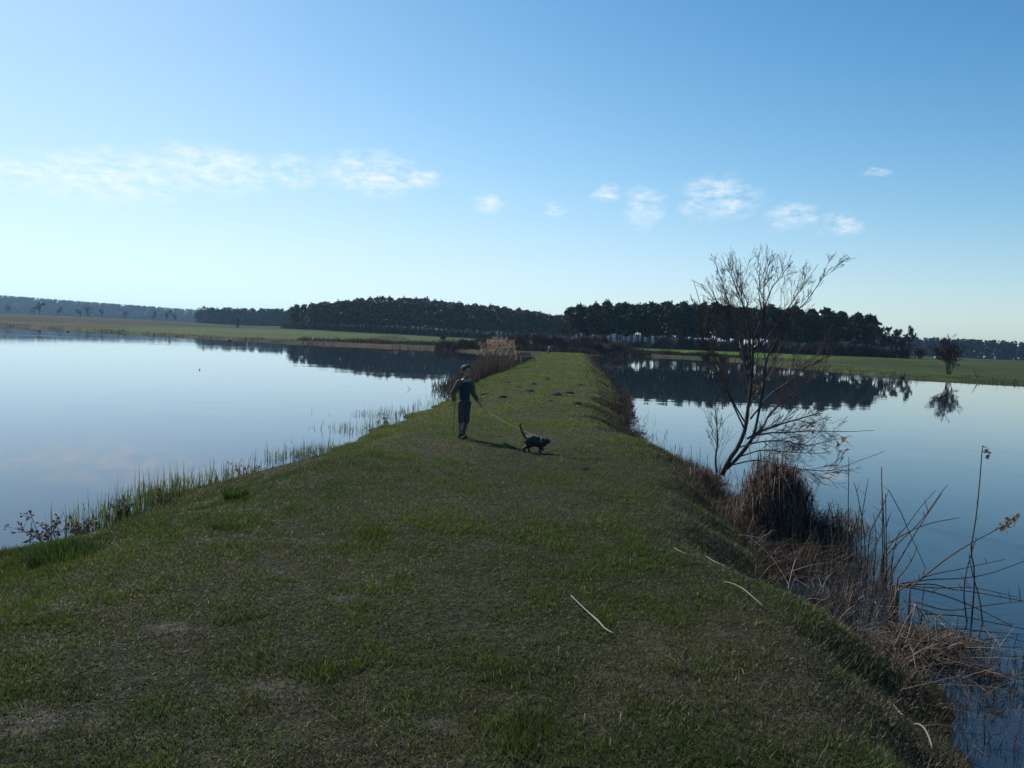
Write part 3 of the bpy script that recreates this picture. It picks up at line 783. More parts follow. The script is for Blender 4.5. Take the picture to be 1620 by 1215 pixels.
# green reed shoots standing in the water along the left bank
g = Geo()
segs_ = [(8.0, 11.5, 800, .45), (11.5, 15.5, 850, .75), (15.5, 22, 800, 1.9), (22, 30, 260, .9)]
for y0, y1, n, off in segs_:
    y = rng.uniform(y0, y1, n); c_ = vnoise(y, y * 0 + 3, .8, 2)
    ok = c_ > .38; y = y[ok]; n = len(y)
    x = Lx(y) + rng.normal(-.02, .22 * off + .1, n) - off * .35 * (vnoise(y, y * 0, 2, 2))
    z = np.maximum(dike_z(x, y), -.1); h = rng.uniform(.05, .3, n) * (.5 + vnoise(y, x, .9, 2)) + np.where(rng.random(n) < .07, .22, 0)
    base = np.column_stack([x, y, np.minimum(z, .2) - .03]); tip = base + np.column_stack([rng.normal(0, .04, n), rng.normal(0, .04, n), h + .05])
    g.blades(base, tip, rng.uniform(.008, .016, n), np.where(rng.random((n, 1)) < .72, np.array([.085, .12, .03]), np.array([.13, .10, .055])) * rng.uniform(.6, 1.2, (n, 1)), 0, 2)
    d = rng.random(n) < .35     # side leaves
    b2 = base[d] + (tip[d] - base[d]) * .55; t2 = b2 + np.column_stack([rng.normal(0, .08, d.sum()), rng.normal(0, .08, d.sum()), rng.uniform(.02, .1, d.sum())])
    g.blades(b2, t2, .01, np.array([.08, .11, .03]), .02, 2)
tag(link('reed_shoots', g.mesh('reed_shoots'), M_grass), 'young green reed shoots standing in the shallow water along the left bank', 'reed shoots', kind='stuff')

# dry weeds at the lower left
def weed(x, y, h, seed, label, n=5):
    r = np.random.default_rng(seed)
    e = empty('dry_weed', (x, y, gh(x, y) - .02)); st = Geo(); lf = Geo()
    for s_ in range(n):
        a = r.uniform(0, 6.28); d = np.array([math.cos(a) * .5, math.sin(a) * .5, 1.]) ; d /= np.linalg.norm(d)
        L = h * r.uniform(.5, 1.05); P = [np.zeros(3)]
        for q in range(5):
            d = d + r.normal(0, .16, 3); d /= np.linalg.norm(d); P.append(P[-1] + d * L / 5)
        P = np.array(P); st.tube(P, np.linspace(.005, .002, 6), 4, (.055, .036, .028), False)
        for q in range(9):
            f = r.uniform(.25, 1); pp = P[int(f * 4.99)]; dd = r.normal(size=3) * [.07, .07, .05] + [0, 0, .03]
            st.tube([pp, pp + dd * h * 2.4], [.0025, .0015], 3, (.06, .04, .03), False)
            lf.leaves((pp + dd * h * 2.4)[None] + r.normal(0, .012, (4, 3)), .026, np.array([.10, .07, .055]) * r.uniform(.5, 1.8, (4, 1)))
    link('stems', st.mesh('weed_stems'), M_twig, e); link('dead_leaves', lf.mesh('weed_leaves'), M_dry, e)['kind'] = 'stuff'
    tag(e, label, 'weed', 'dry weeds on the left bank')
weed(-4.55, 7.5, .42, 1, 'brown dry weed with pale seed heads, tallest on the left bank', 7)
weed(-4.72, 6.7, .3, 2, 'sprawling brown weed stems at the far left water edge', 6)
weed(-4.35, 7.75, .28, 3, 'low tangled dry weed just right of the tallest left-bank weed', 6)
weed(-4.5, 8.9, .26, 4, 'dry weed with a bent stem over the glinting water', 5)
weed(-4.38, 9.6, .24, 5, 'small dry weed among the first green reed shoots', 4)
weed(-3.9, 11.2, .42, 6, 'thin forked dry weed rising over the green shoots at left', 3)
weed(-2.95, 18.5, .35, 7, 'dry weed tangle at the left bank bend behind the shoots', 6)
weed(-2.15, 25.8, .75, 8, 'dark dry weed clump in the water left of the child', 10)

# dead grass along the right bank
g = Geo()
for y0, y1, n, h, wd in [(8.6, 13, 4200, .17, .006), (13, 22, 4000, .15, .009), (22, 45, 2600, .2, .018), (45, 100, 1300, .26, .04), (3, 8.6, 5000, .09, .005)]:
    y = rng.uniform(y0, y1, n); x = Rx(y) - np.abs(rng.normal(.15, .55 if y0 < 20 else .6, n)) + (.25 if 8 < y0 < 13 else .05)
    ok = (vnoise(x, y, .7, 2) > .36); x, y = x[ok], y[ok]; n = len(x)
    z = np.maximum(dike_z(x, y), -.05); hh_ = h * rng.uniform(.3, 1.2, n) * (.5 + vnoise(x, y, .9, 2))
    base = np.column_stack([x, y, z - .02]); tip = base + np.column_stack([rng.normal(0, .35, n) * hh_, rng.normal(0, .35, n) * hh_, hh_])
    g.blades(base, tip, wd * rng.uniform(.7, 1.3, n), np.array([(.085, .062, .045), (.12, .09, .06), (.055, .045, .033), (.05, .065, .02)])[rng.choice(4, n, p=[.35, .25, .2, .2])] * rng.uniform(.6, 1.3, (n, 1)), hh_ * .1, 2)
tag(link('dead_grass', g.mesh('dead_grass'), M_dry), 'reddish-brown dead grass along the right edge of the dike', 'dead grass', kind='stuff')

# low brambly bushes on the right bank further on
BR = [branch_tree(110 + s, .9, 6, spread=.95, levels=3, twigs=5, r0=.012, start=.1, trop=.05, minr=.004, col=(.07, .042, .036), twcol=(.085, .05, .045)) for s in range(3)]
for k_, (y, h, off, lab) in enumerate([(16.8, .4, .05, 'low bramble bush leaning over the water at the first bend of the right bank'), (19.5, .5, .1, 'reddish bramble bush at the narrow part of the right bank'), (23, .55, 0, None), (27, .6, .1, None), (31, .5, .1, None), (36, .42, .1, None), (43, .45, .2, None), (50, .5, .2, None), (58, .55, .3, None), (68, .6, .4, None), (80, .8, .5, None), (92, 1.0, .6, None), (5.3, .26, .55, 'tiny bramble tangle beside the lower-right tussock'), (6.6, .3, .35, 'low bramble tangle under the snapped reed stalks'), (7.6, .32, .2, 'low bramble tangle between snapped reeds and sedge mound'), (10.2, .36, .3, 'bramble tangle between the sedge mound and the bare tree'), (11.0, .34, -.15, 'bramble tangle on the bank left of the bare tree base')]):
    x = float(Rx(y)) - .25 + off
    place('bramble_bush', BR[k_ % 3], (x, y, gh(x, y) - .03), k_ * 1.7, h / .9 * 1.25, lab or 'reddish-brown leafless bush further along the right bank', 'bush', 'leafless bushes along the right bank', BARE3, ('stems', 'twigs'))

# reed bed along the far left bank, with the pale-plumed clump
g = Geo(); n = 5200
y = rng.uniform(31, 88, n); x = Lx(y) - np.abs(rng.normal(.1, .55, n)) - .1
h = rng.uniform(.3, .8, n) * np.interp(y, [31, 45, 60, 88], [.7, 1.4, 1.5, 1.2])
base = np.column_stack([x, y, np.full(n, -.05)]); tip = base + np.column_stack([rng.normal(0, .12, n), rng.normal(0, .12, n), h])
g.blades(base, tip, .028, np.array([.105, .07, .05]) * rng.uniform(.4, 1.3, (n, 1)), 0, 2)
tag(link('reed_bed', g.mesh('reed_bed'), M_dry), 'brown dead reed bed lining the left bank behind the child', 'reed bed', kind='stuff')
e = empty('reed_clump', (-1.0, 47.5, 0))
g = Geo(); pl = Geo(); n = 230
for s_ in range(n):
    bx, by = rng.normal(0, .55), rng.normal(0, 1.2); bx = max(-1.3, min(1.15, bx))
    h = rng.uniform(1.2, 2.25) - .3 * abs(bx); tx, ty = bx + rng.normal(.05, .12), by + rng.normal(0, .12)
    g.tube([(bx, by, -.1), (.5 * (bx + tx), .5 * (by + ty), h * .5), (tx, ty, h)], [.007, .006, .004], 3, np.array([.13, .095, .06]) * rng.uniform(.6, 1.2), False)
    t_ = rng.random(12)
    pl.leaves(np.column_stack([tx + .07 * t_ + rng.normal(0, .02, 12), ty + rng.normal(0, .02, 12), h - .06 + .25 * t_ ** .8]), .055 * rng.uniform(.7, 1.3, 12), np.array([.36, .27, .19]) * rng.uniform(.7, 1.15, (12, 1)), 1.5)
link('stalks', g.mesh('clump_stalks'), M_dry, e)['kind'] = 'stuff'; link('plumes', pl.mesh('clump_plumes'), M_plume, e)['kind'] = 'stuff'
tag(e, 'tall reed clump with pale sunlit plumes at the left bank behind the child', 'reeds')

# molehills and clods
MH = []
for s_ in range(3):
    bm = bmesh.new(); bmesh.ops.create_icosphere(bm, subdivisions=3, radius=1)
    for v in bm.verts:
        k_ = .75 + .5 * float(vnoise(v.co.x * 1.3 + 7 * s_ + 9, v.co.y * 1.3 + v.co.z + 9, .55, 3)); v.co *= k_; v.co.z = max(v.co.z, -.3)
    me = bpy.data.meshes.new('molehill'); bm.to_mesh(me); bm.free()
    me.polygons.foreach_set('use_smooth', np.ones(len(me.polygons), bool)); me.materials.append(M_soil); MH.append(me)
for k_, (x, y, s) in enumerate([(-.26, 21.9, .2), (.58, 24.8, .26), (1.39, 23.9, .28), (1.88, 24.7, .22), (1.78, 20.9, .22), (1.07, 21.2, .16), (-.84, 24.5, .22), (2.6, 29.5, .2), (.76, 28.8, .25), (-.13, 30.3, .24), (1.0, 10.1, .1), (-.85, 21.1, .14), (.2, 26.6, .16), (1.5, 33, .22)]):
    o = link('molehill', MH[k_ % 3], None); o.location = (x, y, float(dike_z(x, y))); o.scale = (s * .72, s * .55, s * .34); o.rotation_euler = (0, 0, k_)
    tag(o, 'largest dark molehill on the dike beyond the cat' if k_ == 2 else ('small dark clod on the grass just right of the cat' if k_ == 10 else 'low dark molehill in the grass of the dike beyond the child'), 'molehill', 'molehills on the dike')

TREE_STEMS = [
    [(3.423,12.200,0.201), (3.498,12.162,0.465), (3.606,12.123,0.667), (3.690,12.085,0.928), (3.723,12.046,1.174), (3.737,12.008,1.576), (3.737,11.969,1.864), (3.718,11.931,2.159), (3.704,11.892,2.355), (3.754,11.854,2.609), (3.798,11.815,2.803), (3.765,11.777,3.136), (3.769,11.738,3.334), (3.837,11.700,3.741)],
    [(3.709,11.920,2.238), (3.850,11.840,2.390), (4.001,11.760,2.647), (4.173,11.680,2.985), (4.291,11.600,3.213), (4.466,11.520,3.532)],
    [(3.740,12.000,1.814), (3.710,12.083,2.255), (3.682,12.167,2.651), (3.620,12.250,2.930), (3.515,12.333,3.251), (3.415,12.417,3.474), (3.312,12.500,3.720)],
    [(3.744,12.050,1.513), (3.644,12.210,2.151), (3.541,12.370,2.650), (3.458,12.530,2.936), (3.346,12.690,3.310), (3.227,12.850,3.754)],
    [(3.809,11.900,2.748), (3.754,11.967,3.040), (3.751,12.033,3.288), (3.658,12.100,3.535)],
    [(3.488,12.200,0.305), (3.641,12.110,0.529), (3.777,12.020,0.809), (3.838,11.930,1.289), (3.854,11.840,1.690), (3.840,11.750,2.072), (3.965,11.660,2.367), (4.122,11.570,2.705), (4.308,11.480,2.963), (4.484,11.390,3.317), (4.593,11.300,3.498)],
    [(3.521,12.150,0.356), (3.656,12.036,0.582), (3.858,11.921,0.915), (4.077,11.807,1.056), (4.339,11.693,1.177), (4.559,11.579,1.275), (4.679,11.464,1.358), (4.963,11.350,1.475)],
    [(3.761,12.100,0.818), (4.014,12.200,0.968), (4.194,12.300,1.208), (4.421,12.400,1.392), (4.671,12.500,1.580), (4.962,12.600,1.814), (5.212,12.700,2.101), (5.427,12.800,2.338)],
    [(3.798,12.150,1.126), (4.050,12.050,1.546), (4.298,11.950,1.760), (4.540,11.850,2.000), (4.715,11.750,2.282), (4.833,11.650,2.783)],
    [(3.923,12.150,0.879), (4.155,12.250,0.906), (4.494,12.350,0.918), (4.939,12.450,0.945), (5.517,12.550,0.947), (6.039,12.650,0.977)],
    [(3.692,12.180,0.521), (3.978,12.030,0.656), (4.243,11.880,0.669), (4.578,11.730,0.686), (4.845,11.580,0.719)],
    [(3.585,12.200,0.381), (3.862,12.133,0.474), (4.193,12.067,0.438), (4.571,12.000,0.385), (4.962,11.933,0.383), (5.252,11.867,0.496), (5.772,11.800,0.745)],
    [(3.357,12.200,0.116), (3.352,12.220,0.480), (3.381,12.240,0.764), (3.372,12.260,1.015), (3.319,12.280,1.336), (3.355,12.300,1.509)],
    [(3.748,12.100,1.360), (4.028,12.250,1.662), (4.242,12.400,1.968), (4.360,12.550,2.225), (4.538,12.700,2.542)],
    [(3.718,12.100,1.037), (3.552,12.280,1.336), (3.369,12.460,1.827), (3.175,12.640,2.433), (3.028,12.820,3.056), (2.980,13.000,3.359)],
    [(3.630,12.200,0.637), (4.031,12.400,0.728), (4.511,12.600,0.742), (5.009,12.800,0.661), (5.511,13.000,0.740), (5.939,13.200,0.808)],
    [(3.737,12.000,1.863), (3.531,12.167,2.496), (3.271,12.333,2.940), (3.068,12.500,3.345)],
    [(3.739,12.000,2.159), (3.556,11.833,2.736), (3.380,11.667,3.246), (3.274,11.500,3.574)],
    [(3.849,12.000,2.792), (4.026,12.167,3.211), (4.248,12.333,3.461), (4.415,12.500,3.684)],
    [(3.687,12.050,0.962), (3.325,11.875,1.558), (3.032,11.700,2.136), (2.807,11.525,2.649), (2.632,11.350,3.008)],
]
REEDS = [
    [(3.578,7.900,-0.039), (3.541,7.900,0.614), (3.510,7.900,1.168)],
    [(3.710,7.800,0.064), (3.674,7.800,0.406), (3.592,7.800,0.757), (3.535,7.800,0.924)],
    [(3.616,7.700,0.123), (3.593,7.700,0.545), (3.606,7.700,0.733), (3.633,7.700,0.992)],
    [(3.663,7.300,0.181), (3.619,7.300,0.642), (3.576,7.300,0.996), (3.563,7.300,1.172)],
    [(3.656,7.250,0.196), (3.624,7.250,0.563), (3.593,7.250,0.921)],
    [(3.652,7.300,0.168), (3.617,7.300,0.488), (3.597,7.300,0.856)],
    [(3.441,7.200,0.263), (3.445,7.200,0.550), (3.548,7.200,0.797), (3.595,7.200,0.968), (3.737,7.200,0.738), (3.849,7.200,0.512), (4.002,7.200,0.226)],
    [(3.676,7.400,0.245), (3.815,7.525,0.368), (4.035,7.650,0.543), (4.217,7.775,0.697), (4.429,7.900,0.857)],
    [(3.684,7.400,0.214), (3.824,7.500,0.330), (4.133,7.600,0.591), (4.382,7.700,0.882), (4.498,7.800,0.938)],
    [(3.738,7.300,0.153), (3.939,7.367,0.472), (4.105,7.433,0.699), (4.269,7.500,0.898)],
    [(3.977,6.400,0.278), (3.961,6.400,0.484), (3.923,6.400,0.629), (3.940,6.400,0.824), (3.952,6.400,1.088), (3.953,6.400,1.479), (3.962,6.400,1.506), (3.988,6.400,1.501)],
    [(3.436,6.400,0.283), (3.746,6.450,0.526), (3.985,6.500,0.664), (4.255,6.550,0.800), (4.436,6.600,0.917)],
    [(3.647,7.300,0.415), (4.100,7.500,0.570), (4.580,7.700,0.625)],
    [(3.449,6.600,0.234), (3.675,6.525,0.285), (3.813,6.450,0.271), (4.005,6.375,0.271), (4.443,6.300,0.224)],
    [(3.404,6.600,0.243), (3.773,6.725,0.264), (4.128,6.850,0.251), (4.489,6.975,0.279), (4.970,7.100,0.417)],
    [(3.383,6.500,0.220), (3.692,6.633,0.318), (4.071,6.767,0.361), (4.546,6.900,0.428)],
    [(3.493,6.300,0.098), (3.759,6.233,0.117), (3.923,6.167,0.107), (4.217,6.100,0.076)],
    [(3.444,6.400,0.174), (3.810,6.467,0.083), (4.173,6.533,0.114), (4.570,6.600,0.152)],
    [(3.376,6.500,0.330), (3.474,6.500,0.472), (3.528,6.500,0.628)],
    [(3.472,6.700,0.214), (3.802,6.667,0.210), (4.114,6.633,0.234), (4.485,6.600,0.177)],
    [(3.388,6.600,0.243), (3.691,6.467,0.227), (3.941,6.333,0.164), (4.181,6.200,0.063)],
    [(3.939,6.400,0.004), (3.894,6.400,0.247), (3.904,6.400,0.465), (3.963,6.400,0.739)],
    [(4.084,6.400,-0.073), (4.031,6.400,0.199), (3.948,6.400,0.440), (3.909,6.400,0.601)],
    [(3.459,7.800,0.020), (3.424,7.800,0.349), (3.368,7.800,0.610)],
    [(3.510,7.600,0.083), (3.513,7.600,0.405), (3.517,7.600,0.725)],
    [(3.334,7.700,0.111), (3.302,7.700,0.403), (3.249,7.700,0.615)],
    [(3.657,7.500,0.120), (3.654,7.500,0.437), (3.612,7.500,0.676)],
    [(3.777,7.400,0.124), (3.786,7.400,0.344), (3.833,7.400,0.546)],
]
STRAWS = [
    [(0.448,4.980,0.600), (0.493,4.826,0.600), (0.530,4.703,0.600), (0.582,4.534,0.600), (0.607,4.424,0.600), (0.653,4.351,0.600)],
    [(2.546,9.614,0.500), (2.565,9.295,0.500), (2.607,9.001,0.500)],
    [(3.192,10.011,0.400), (3.092,9.431,0.400), (3.010,8.983,0.400)],
    [(2.424,8.514,0.450), (2.700,8.376,0.450), (2.790,7.981,0.450), (2.741,7.499,0.450), (2.684,7.069,0.450)],
    [(1.742,6.553,0.550), (1.740,6.316,0.550), (1.792,6.138,0.550)],
    [(1.401,6.303,0.550), (1.461,6.126,0.550), (1.600,6.128,0.550)],
    [(1.581,5.423,0.550), (1.622,5.223,0.550), (1.649,5.000,0.550), (1.696,4.888,0.550)],
    [(3.034,6.979,0.300), (3.176,7.039,0.300), (3.238,6.890,0.300), (3.398,6.912,0.300)],
    [(2.261,4.294,0.450), (2.244,4.162,0.450)],
    [(2.297,4.136,0.400), (2.281,4.002,0.400), (2.252,3.862,0.400)],
    [(2.580,3.974,0.250), (2.619,3.857,0.250), (2.664,3.753,0.250)],
    [(2.828,7.369,0.300), (2.876,7.098,0.300), (2.905,6.805,0.300)],
    [(3.611,6.538,0.200), (3.664,6.415,0.200), (3.640,6.108,0.200)],
    [(1.833,5.701,0.300), (2.267,6.119,0.300), (2.805,6.698,0.300), (3.349,6.905,0.300)],
]
STUBS = [
    [(0.958,5.793,0.600)],
    [(0.311,4.069,0.600)],
    [(0.385,3.342,0.600)],
    [(0.546,3.344,0.600)],
]

# ------------------------------------------------------------------ the bare tree on the right bank
r = np.random.default_rng(12)
root = empty('bare_tree', (3.43, 12.25, gh(3.43, 12.25) - .05))
org = np.array(root.location)
tw = Geo(); lf = Geo()
BK, TWC = np.array([.06, .048, .042]), np.array([.045, .034, .03])
def smooth_line(P, m_):
    P = np.array(P, float); tq = np.linspace(0, len(P) - 1, m_)
    out = []
    for t_ in tq:
        i_ = min(int(t_), len(P) - 2); f = t_ - i_
        p0, p1, p2, p3 = P[max(i_ - 1, 0)], P[i_], P[i_ + 1], P[min(i_ + 2, len(P) - 1)]
        out.append(.5 * ((2 * p1) + (-p0 + p2) * f + (2 * p0 - 5 * p1 + 4 * p2 - p3) * f * f + (-p0 + 3 * p1 - 3 * p2 + p3) * f ** 3))
    return np.array(out)
def twig(p, d, L, rad, lev):
    n = 4; P = [p]; q = p.copy(); dd = d
    for _ in range(n):
        dd = dd + r.normal(0, .045, 3) + np.array([0, 0, .015]); dd = dd / np.linalg.norm(dd); q = q + dd * L / n; P.append(q)
    P = np.array(P); tw.tube(P, np.linspace(rad, max(rad * .5, .0018), n + 1), 4 if lev == 0 else 3, TWC * r.uniform(.7, 1.2), False)
    if lev < 2:
        for c in range(4 if lev == 0 else 2):
            f = r.uniform(.2, .95); i_ = min(int(f * n), n - 1); base = P[i_ + 1] - P[i_]; base /= np.linalg.norm(base)
            side = r.normal(size=3); side -= base * (side @ base); side /= np.linalg.norm(side)
            nd = base * .9 + side * .42 + np.array([0, 0, .10]); nd /= np.linalg.norm(nd)
            twig(P[i_] + (P[i_ + 1] - P[i_]) * (f * n - i_), nd, L * r.uniform(.35, .65), rad * .68, lev + 1)
    # buds
    lf.leaves(P[1:] + r.normal(0, .004, (n, 3)), .011, np.array([.05, .035, .03]))
RAD = [.038, .016, .014, .013, .008, .025, .021, .016, .014, .013, .010, .010, .018, .011, .013, .011, .012, .011, .009, .012]
for k_, S in enumerate(TREE_STEMS):
    P = smooth_line(S, 22) - org
    P[:, :2] += np.cumsum(r.normal(0, .006, (22, 2)), 0)
    q_ = np.linspace(0, 1, 22)
    st = Geo(); st.tube(P, RAD[k_] * (1 - q_) ** 1.1 + .0032, 7 if RAD[k_] > .03 else 5, BK * r.uniform(.85, 1.1))
    link('trunk' if k_ in (0, 5) else 'branch', st.mesh('stem', True), M_bark, root)
    Lk = np.linalg.norm(np.diff(P, axis=0), axis=1).sum()
    nt_ = int(Lk * (13 if k_ in (6, 9, 10, 11, 15) else (11.5 if k_ not in (0, 5) else 8)))
    for c in range(nt_):
        f = (.42 if k_ in (0, 5) else (.3 if k_ < 5 else .18)) + .57 * (c + r.random()) / nt_ if k_ not in (0,) else .3 + .68 * (c + r.random()) / nt_
        i_ = min(int(f * 21), 20); base = P[i_ + 1] - P[i_]; base /= np.linalg.norm(base)
        side = r.normal(size=3); side -= base * (side @ base); side /= np.linalg.norm(side)
        low_ = k_ in (6, 9, 10, 11, 15)
        nd = base * .85 + side * (.6 if low_ else .48) + np.array([0, 0, 0 if low_ else .16]); nd /= np.linalg.norm(nd)
        twig(P[i_], nd, r.uniform(.22, .66) * (1.15 - .75 * f), max(.0028, RAD[k_] * .2 * (1 - .5 * f)), 0 if r.random() < .75 else 1)
link('twigs', tw.mesh('tree_twigs'), M_twig, root)
link('buds', lf.mesh('tree_buds'), M_twig, root)['kind'] = 'stuff'
g = Geo()
for c0, n in (((3.83, 12.0, 1.62), 26), ((4.62, 11.9, 1.04), 12), ((5.35, 12.3, .74), 9)):
    C = np.array(c0) - org + r.normal(0, .05, (n, 3)) * [1, 1, 1.3]
    g.leaves(C, .075 * r.uniform(.6, 1.3, n), np.array([.26, .19, .13]) * r.uniform(.6, 1.2, (n, 1)))
link('withered_leaves', g.mesh('tree_leaves'), M_plume, root)['kind'] = 'stuff'
tag(root, 'leafless many-stemmed small tree leaning over the right lake', 'tree')

# ------------------------------------------------------------------ sedge mounds and reeds, right foreground
def mound(name, x, y, rx_, ry_, h, n, label, wd=.006, cols=((.14, .098, .078), (.2, .15, .115), (.085, .064, .052))):
    q = Geo(); a = r.uniform(0, 6.28, n); u_ = r.random(n) ** .6
    # strands rise from the middle, arch over and hang down to the foot
    bx, by = np.cos(a) * rx_ * .25 * u_, np.sin(a) * ry_ * .25 * u_
    L = r.uniform(.5, 1.1, n); top = h * np.sqrt(np.clip(1 - (.8 * u_) ** 2, .05, 1)) * r.uniform(.7, 1.12, n)
    hd = r.normal(0, .28, (5, 2)); hs_ = r.uniform(.55, 1.08, 5); hs_[0] = 1.1; pick = r.integers(0, 5, n); top = top * hs_[pick]
    ox, oy = hd[pick, 0] * rx_, hd[pick, 1] * ry_
    b0 = np.column_stack([bx, by, np.zeros(n)])
    m1 = np.column_stack([np.cos(a) * rx_ * .62 * u_, np.sin(a) * ry_ * .62 * u_, top])
    m2 = np.column_stack([np.cos(a) * rx_ * (.62 * u_ + .22 * L), np.sin(a) * ry_ * (.62 * u_ + .22 * L), top * r.uniform(.35, .8, n)])
    tp = np.column_stack([np.cos(a) * rx_ * (.68 * u_ + .38 * L), np.sin(a) * ry_ * (.68 * u_ + .38 * L), top * r.uniform(-.05, .3, n)])
    m1[:, :2] += r.normal(0, .09 * rx_ + .02, (n, 2)); m1[:, 2] += r.normal(0, .1 * h, n); m2[:, :2] += r.normal(0, .12 * rx_, (n, 2)); tp[:, :2] += r.normal(0, .2 * rx_, (n, 2)); up_ = r.random(n) < .16; tp[up_, 2] = m1[up_, 2] + r.uniform(0, .22, up_.sum()) * h; m2[up_, 2] = .5 * (m1[up_, 2] + tp[up_, 2])
    for arr in (b0, m1, m2, tp): arr[:, 0] += ox; arr[:, 1] += oy
    ang = r.uniform(0, 6.28, n); sd = np.column_stack([np.cos(ang), np.sin(ang), 0 * ang]) * wd * .5
    V = np.stack([b0 - sd, b0 + sd, m1 - sd, m1 + sd, m2 - sd * .8, m2 + sd * .8, tp], 1).reshape(-1, 3)
    o_ = np.arange(n)[:, None] * 7
    c = np.array(cols)[r.integers(0, len(cols), n)] * r.uniform(.5, 1.3, (n, 1))
    q.add(V, o_ + np.array([[4, 5, 6]]), np.concatenate([o_ + np.array([[0, 1, 3, 2]]), o_ + np.array([[2, 3, 5, 4]])]), np.repeat(c, 7, 0))
    e = empty(name, (x, y, max(gh(x, y), 0) - .03)); link('blades', q.mesh(name), M_dry, e)['kind'] = 'stuff'
    return tag(e, label, 'sedge')
mound('sedge_tussock', 3.25, 9.1, .5, .45, .88, 2300, 'big brown mound of dead sedge below the bare tree')
mound('sedge_tussock', 3.65, 8.8, .5, .4, .4, 900, 'lower brown sedge strands hanging right of the big mound')
mound('sedge_tussock', 2.85, 11.3, .5, .35, .26, 700, 'brown dead sedge at the foot of the bare tree')
mound('sedge_tussock', 3.08, 5.75, .42, .3, .17, 1100, 'dark tangled tussock of broken stems at the lower right bank')
mound('sedge_tussock', 3.45, 5.9, .4, .3, .09, 500, 'flattened dark tussock standing in the water at lower right')
# pale bent stems over the dark tussock
e = empty('bent_stems', (3.0, 5.55, .1))
for k_, Pp in enumerate([[(-.1, 0, .0), (-.06, -.02, .16), (0, -.05, .31), (.04, -.06, .22)], [(.02, -.02, .33), (-.02, -.06, .2), (-.09, -.1, .02)], [(.02, 0, .32), (.08, -.04, .24), (.1, -.08, .1), (.06, -.1, -.02)], [(-.22, .1, .3), (-.2, .05, .22), (-.16, .03, .14)], [(.22, 0, .02), (.2, .02, .2), (.24, .02, .25)], [(.03, .0, .3), (.2, .05, .24), (.34, .08, .15)]]):
    q = Geo(); q.tube(smooth_line(Pp, 9), np.linspace(.006, .0035, 9), 5, (.27, .22, .17)); link('stem', q.mesh('bent_stem', True), M_dry, e)
tag(e, 'pale bent dead stems arching over the dark lower-right tussock', 'dead stems')

# reed stalks: one clump upright, one fan fallen over the water
up = empty('reed_clump', (3.35, 7.4, 0)); fan = empty('reed_clump', (3.35, 6.6, 0))
for k_, S in enumerate(REEDS):
    par = fan if (10 <= k_ <= 22 and k_ not in (12,)) else up
    P = np.array(S); P = smooth_line(P, 14 if k_ != 6 else 13) if k_ not in (6,) else P
    q = Geo(); n = len(P)
    if P[0, 2] > .05: P = np.vstack([P[0] - [.0, 0, P[0, 2] + .03], P]); n += 1
    q.tube(P - np.array(par.location), np.linspace(.0075, .003, n) if k_ not in (3, 4, 5) else np.linspace(.007, .004, n), 5, np.array([.11, .088, .062]) * r.uniform(.55, 1.25) if not 13 <= k_ <= 20 else np.array([.15, .12, .085]) * r.uniform(.45, 1.3))
    link('stalk', q.mesh('reed_stalk', True), M_dry, par)
    for c in range(3):
        lfq = Geo()
        f = r.integers(2, n - 1); d_ = r.normal(size=3) * .5 + [0, 0, .5]; d_ /= np.linalg.norm(d_)
        lfq.blades((P[f] - np.array(par.location))[None], (P[f] - np.array(par.location) + d_ * r.uniform(.06, .18))[None], .008, np.array([.12, .09, .06]) * r.uniform(.5, 1.1), .01, 2)
        link('leaf', lfq.mesh('reed_leaf'), M_dry, par)
def plume(par, p0, p1, n, col, size=.028, width=.02):
    q = Geo(); p0, p1 = np.array(p0), np.array(p1); t_ = r.random(n)
    C = p0 + (p1 - p0) * t_[:, None] + r.normal(0, 1, (n, 3)) * width * (np.sin(math.pi * np.clip(t_ * .85 + .1, 0, 1)))[:, None] - np.array(par.location)
    C[:, 2] -= r.random(n) * width * 1.6
    q.leaves(C, size * r.uniform(.6, 1.3, n), np.array(col) * r.uniform(.6, 1.2, (n, 1)), 0.5)
    link('plume', q.mesh('reed_plume'), M_plume, par)
plume(fan, REEDS[11][-2], REEDS[11][-1], 90, (.30, .22, .15))
plume(fan, REEDS[10][-1], np.array(REEDS[10][-1]) + [.02, 0, -.09], 26, (.10, .07, .055), .02, .01)
tag(up, 'upright brown reed stalks, some snapped, in the water beyond the lower-right bank', 'reeds')
tag(fan, 'fallen fan of reed stalks over the water at right, one with a pale plume', 'reeds')
# fine stalks that fill both clumps
g = Geo(); n = 1200
x = r.uniform(2.75, 4.0, n); y = r.uniform(6.3, 8.3, n); ok = (vnoise(x, y, .35, 2) > .42) & (x < 3.1 + .45 * (y - 6)); x, y = x[ok], y[ok]; n = len(x)
h = r.uniform(.08, .42, n) * (1 + .8 * (r.random(n) < .14)); base = np.column_stack([x, y, np.full(n, -.04)])
tip = base + np.column_stack([r.normal(0, .22, n) * h + .05, r.normal(0, .2, n) * h, h])
g.blades(base, tip, r.uniform(.005, .011, n), np.array([.10, .075, .055]) * r.uniform(.45, 1.4, (n, 1)), 0, 2)
n = 800; x = r.uniform(2.75, 3.9, n); y = r.uniform(3.6, 6.0, n); ok = (vnoise(x, y, .3, 2) > .45) & (x > Rx(y) - .05); x, y = x[ok], y[ok]; n = len(x)
h = r.uniform(.05, .2, n); base = np.column_stack([x, y, np.full(n, -.04)]); tip = base + np.column_stack([r.normal(0, .2, n) * h, r.normal(0, .2, n) * h, h + .03])
g.blades(base, tip, r.uniform(.004, .008, n), np.array([.085, .06, .045]) * r.uniform(.5, 1.3, (n, 1)), 0, 2)
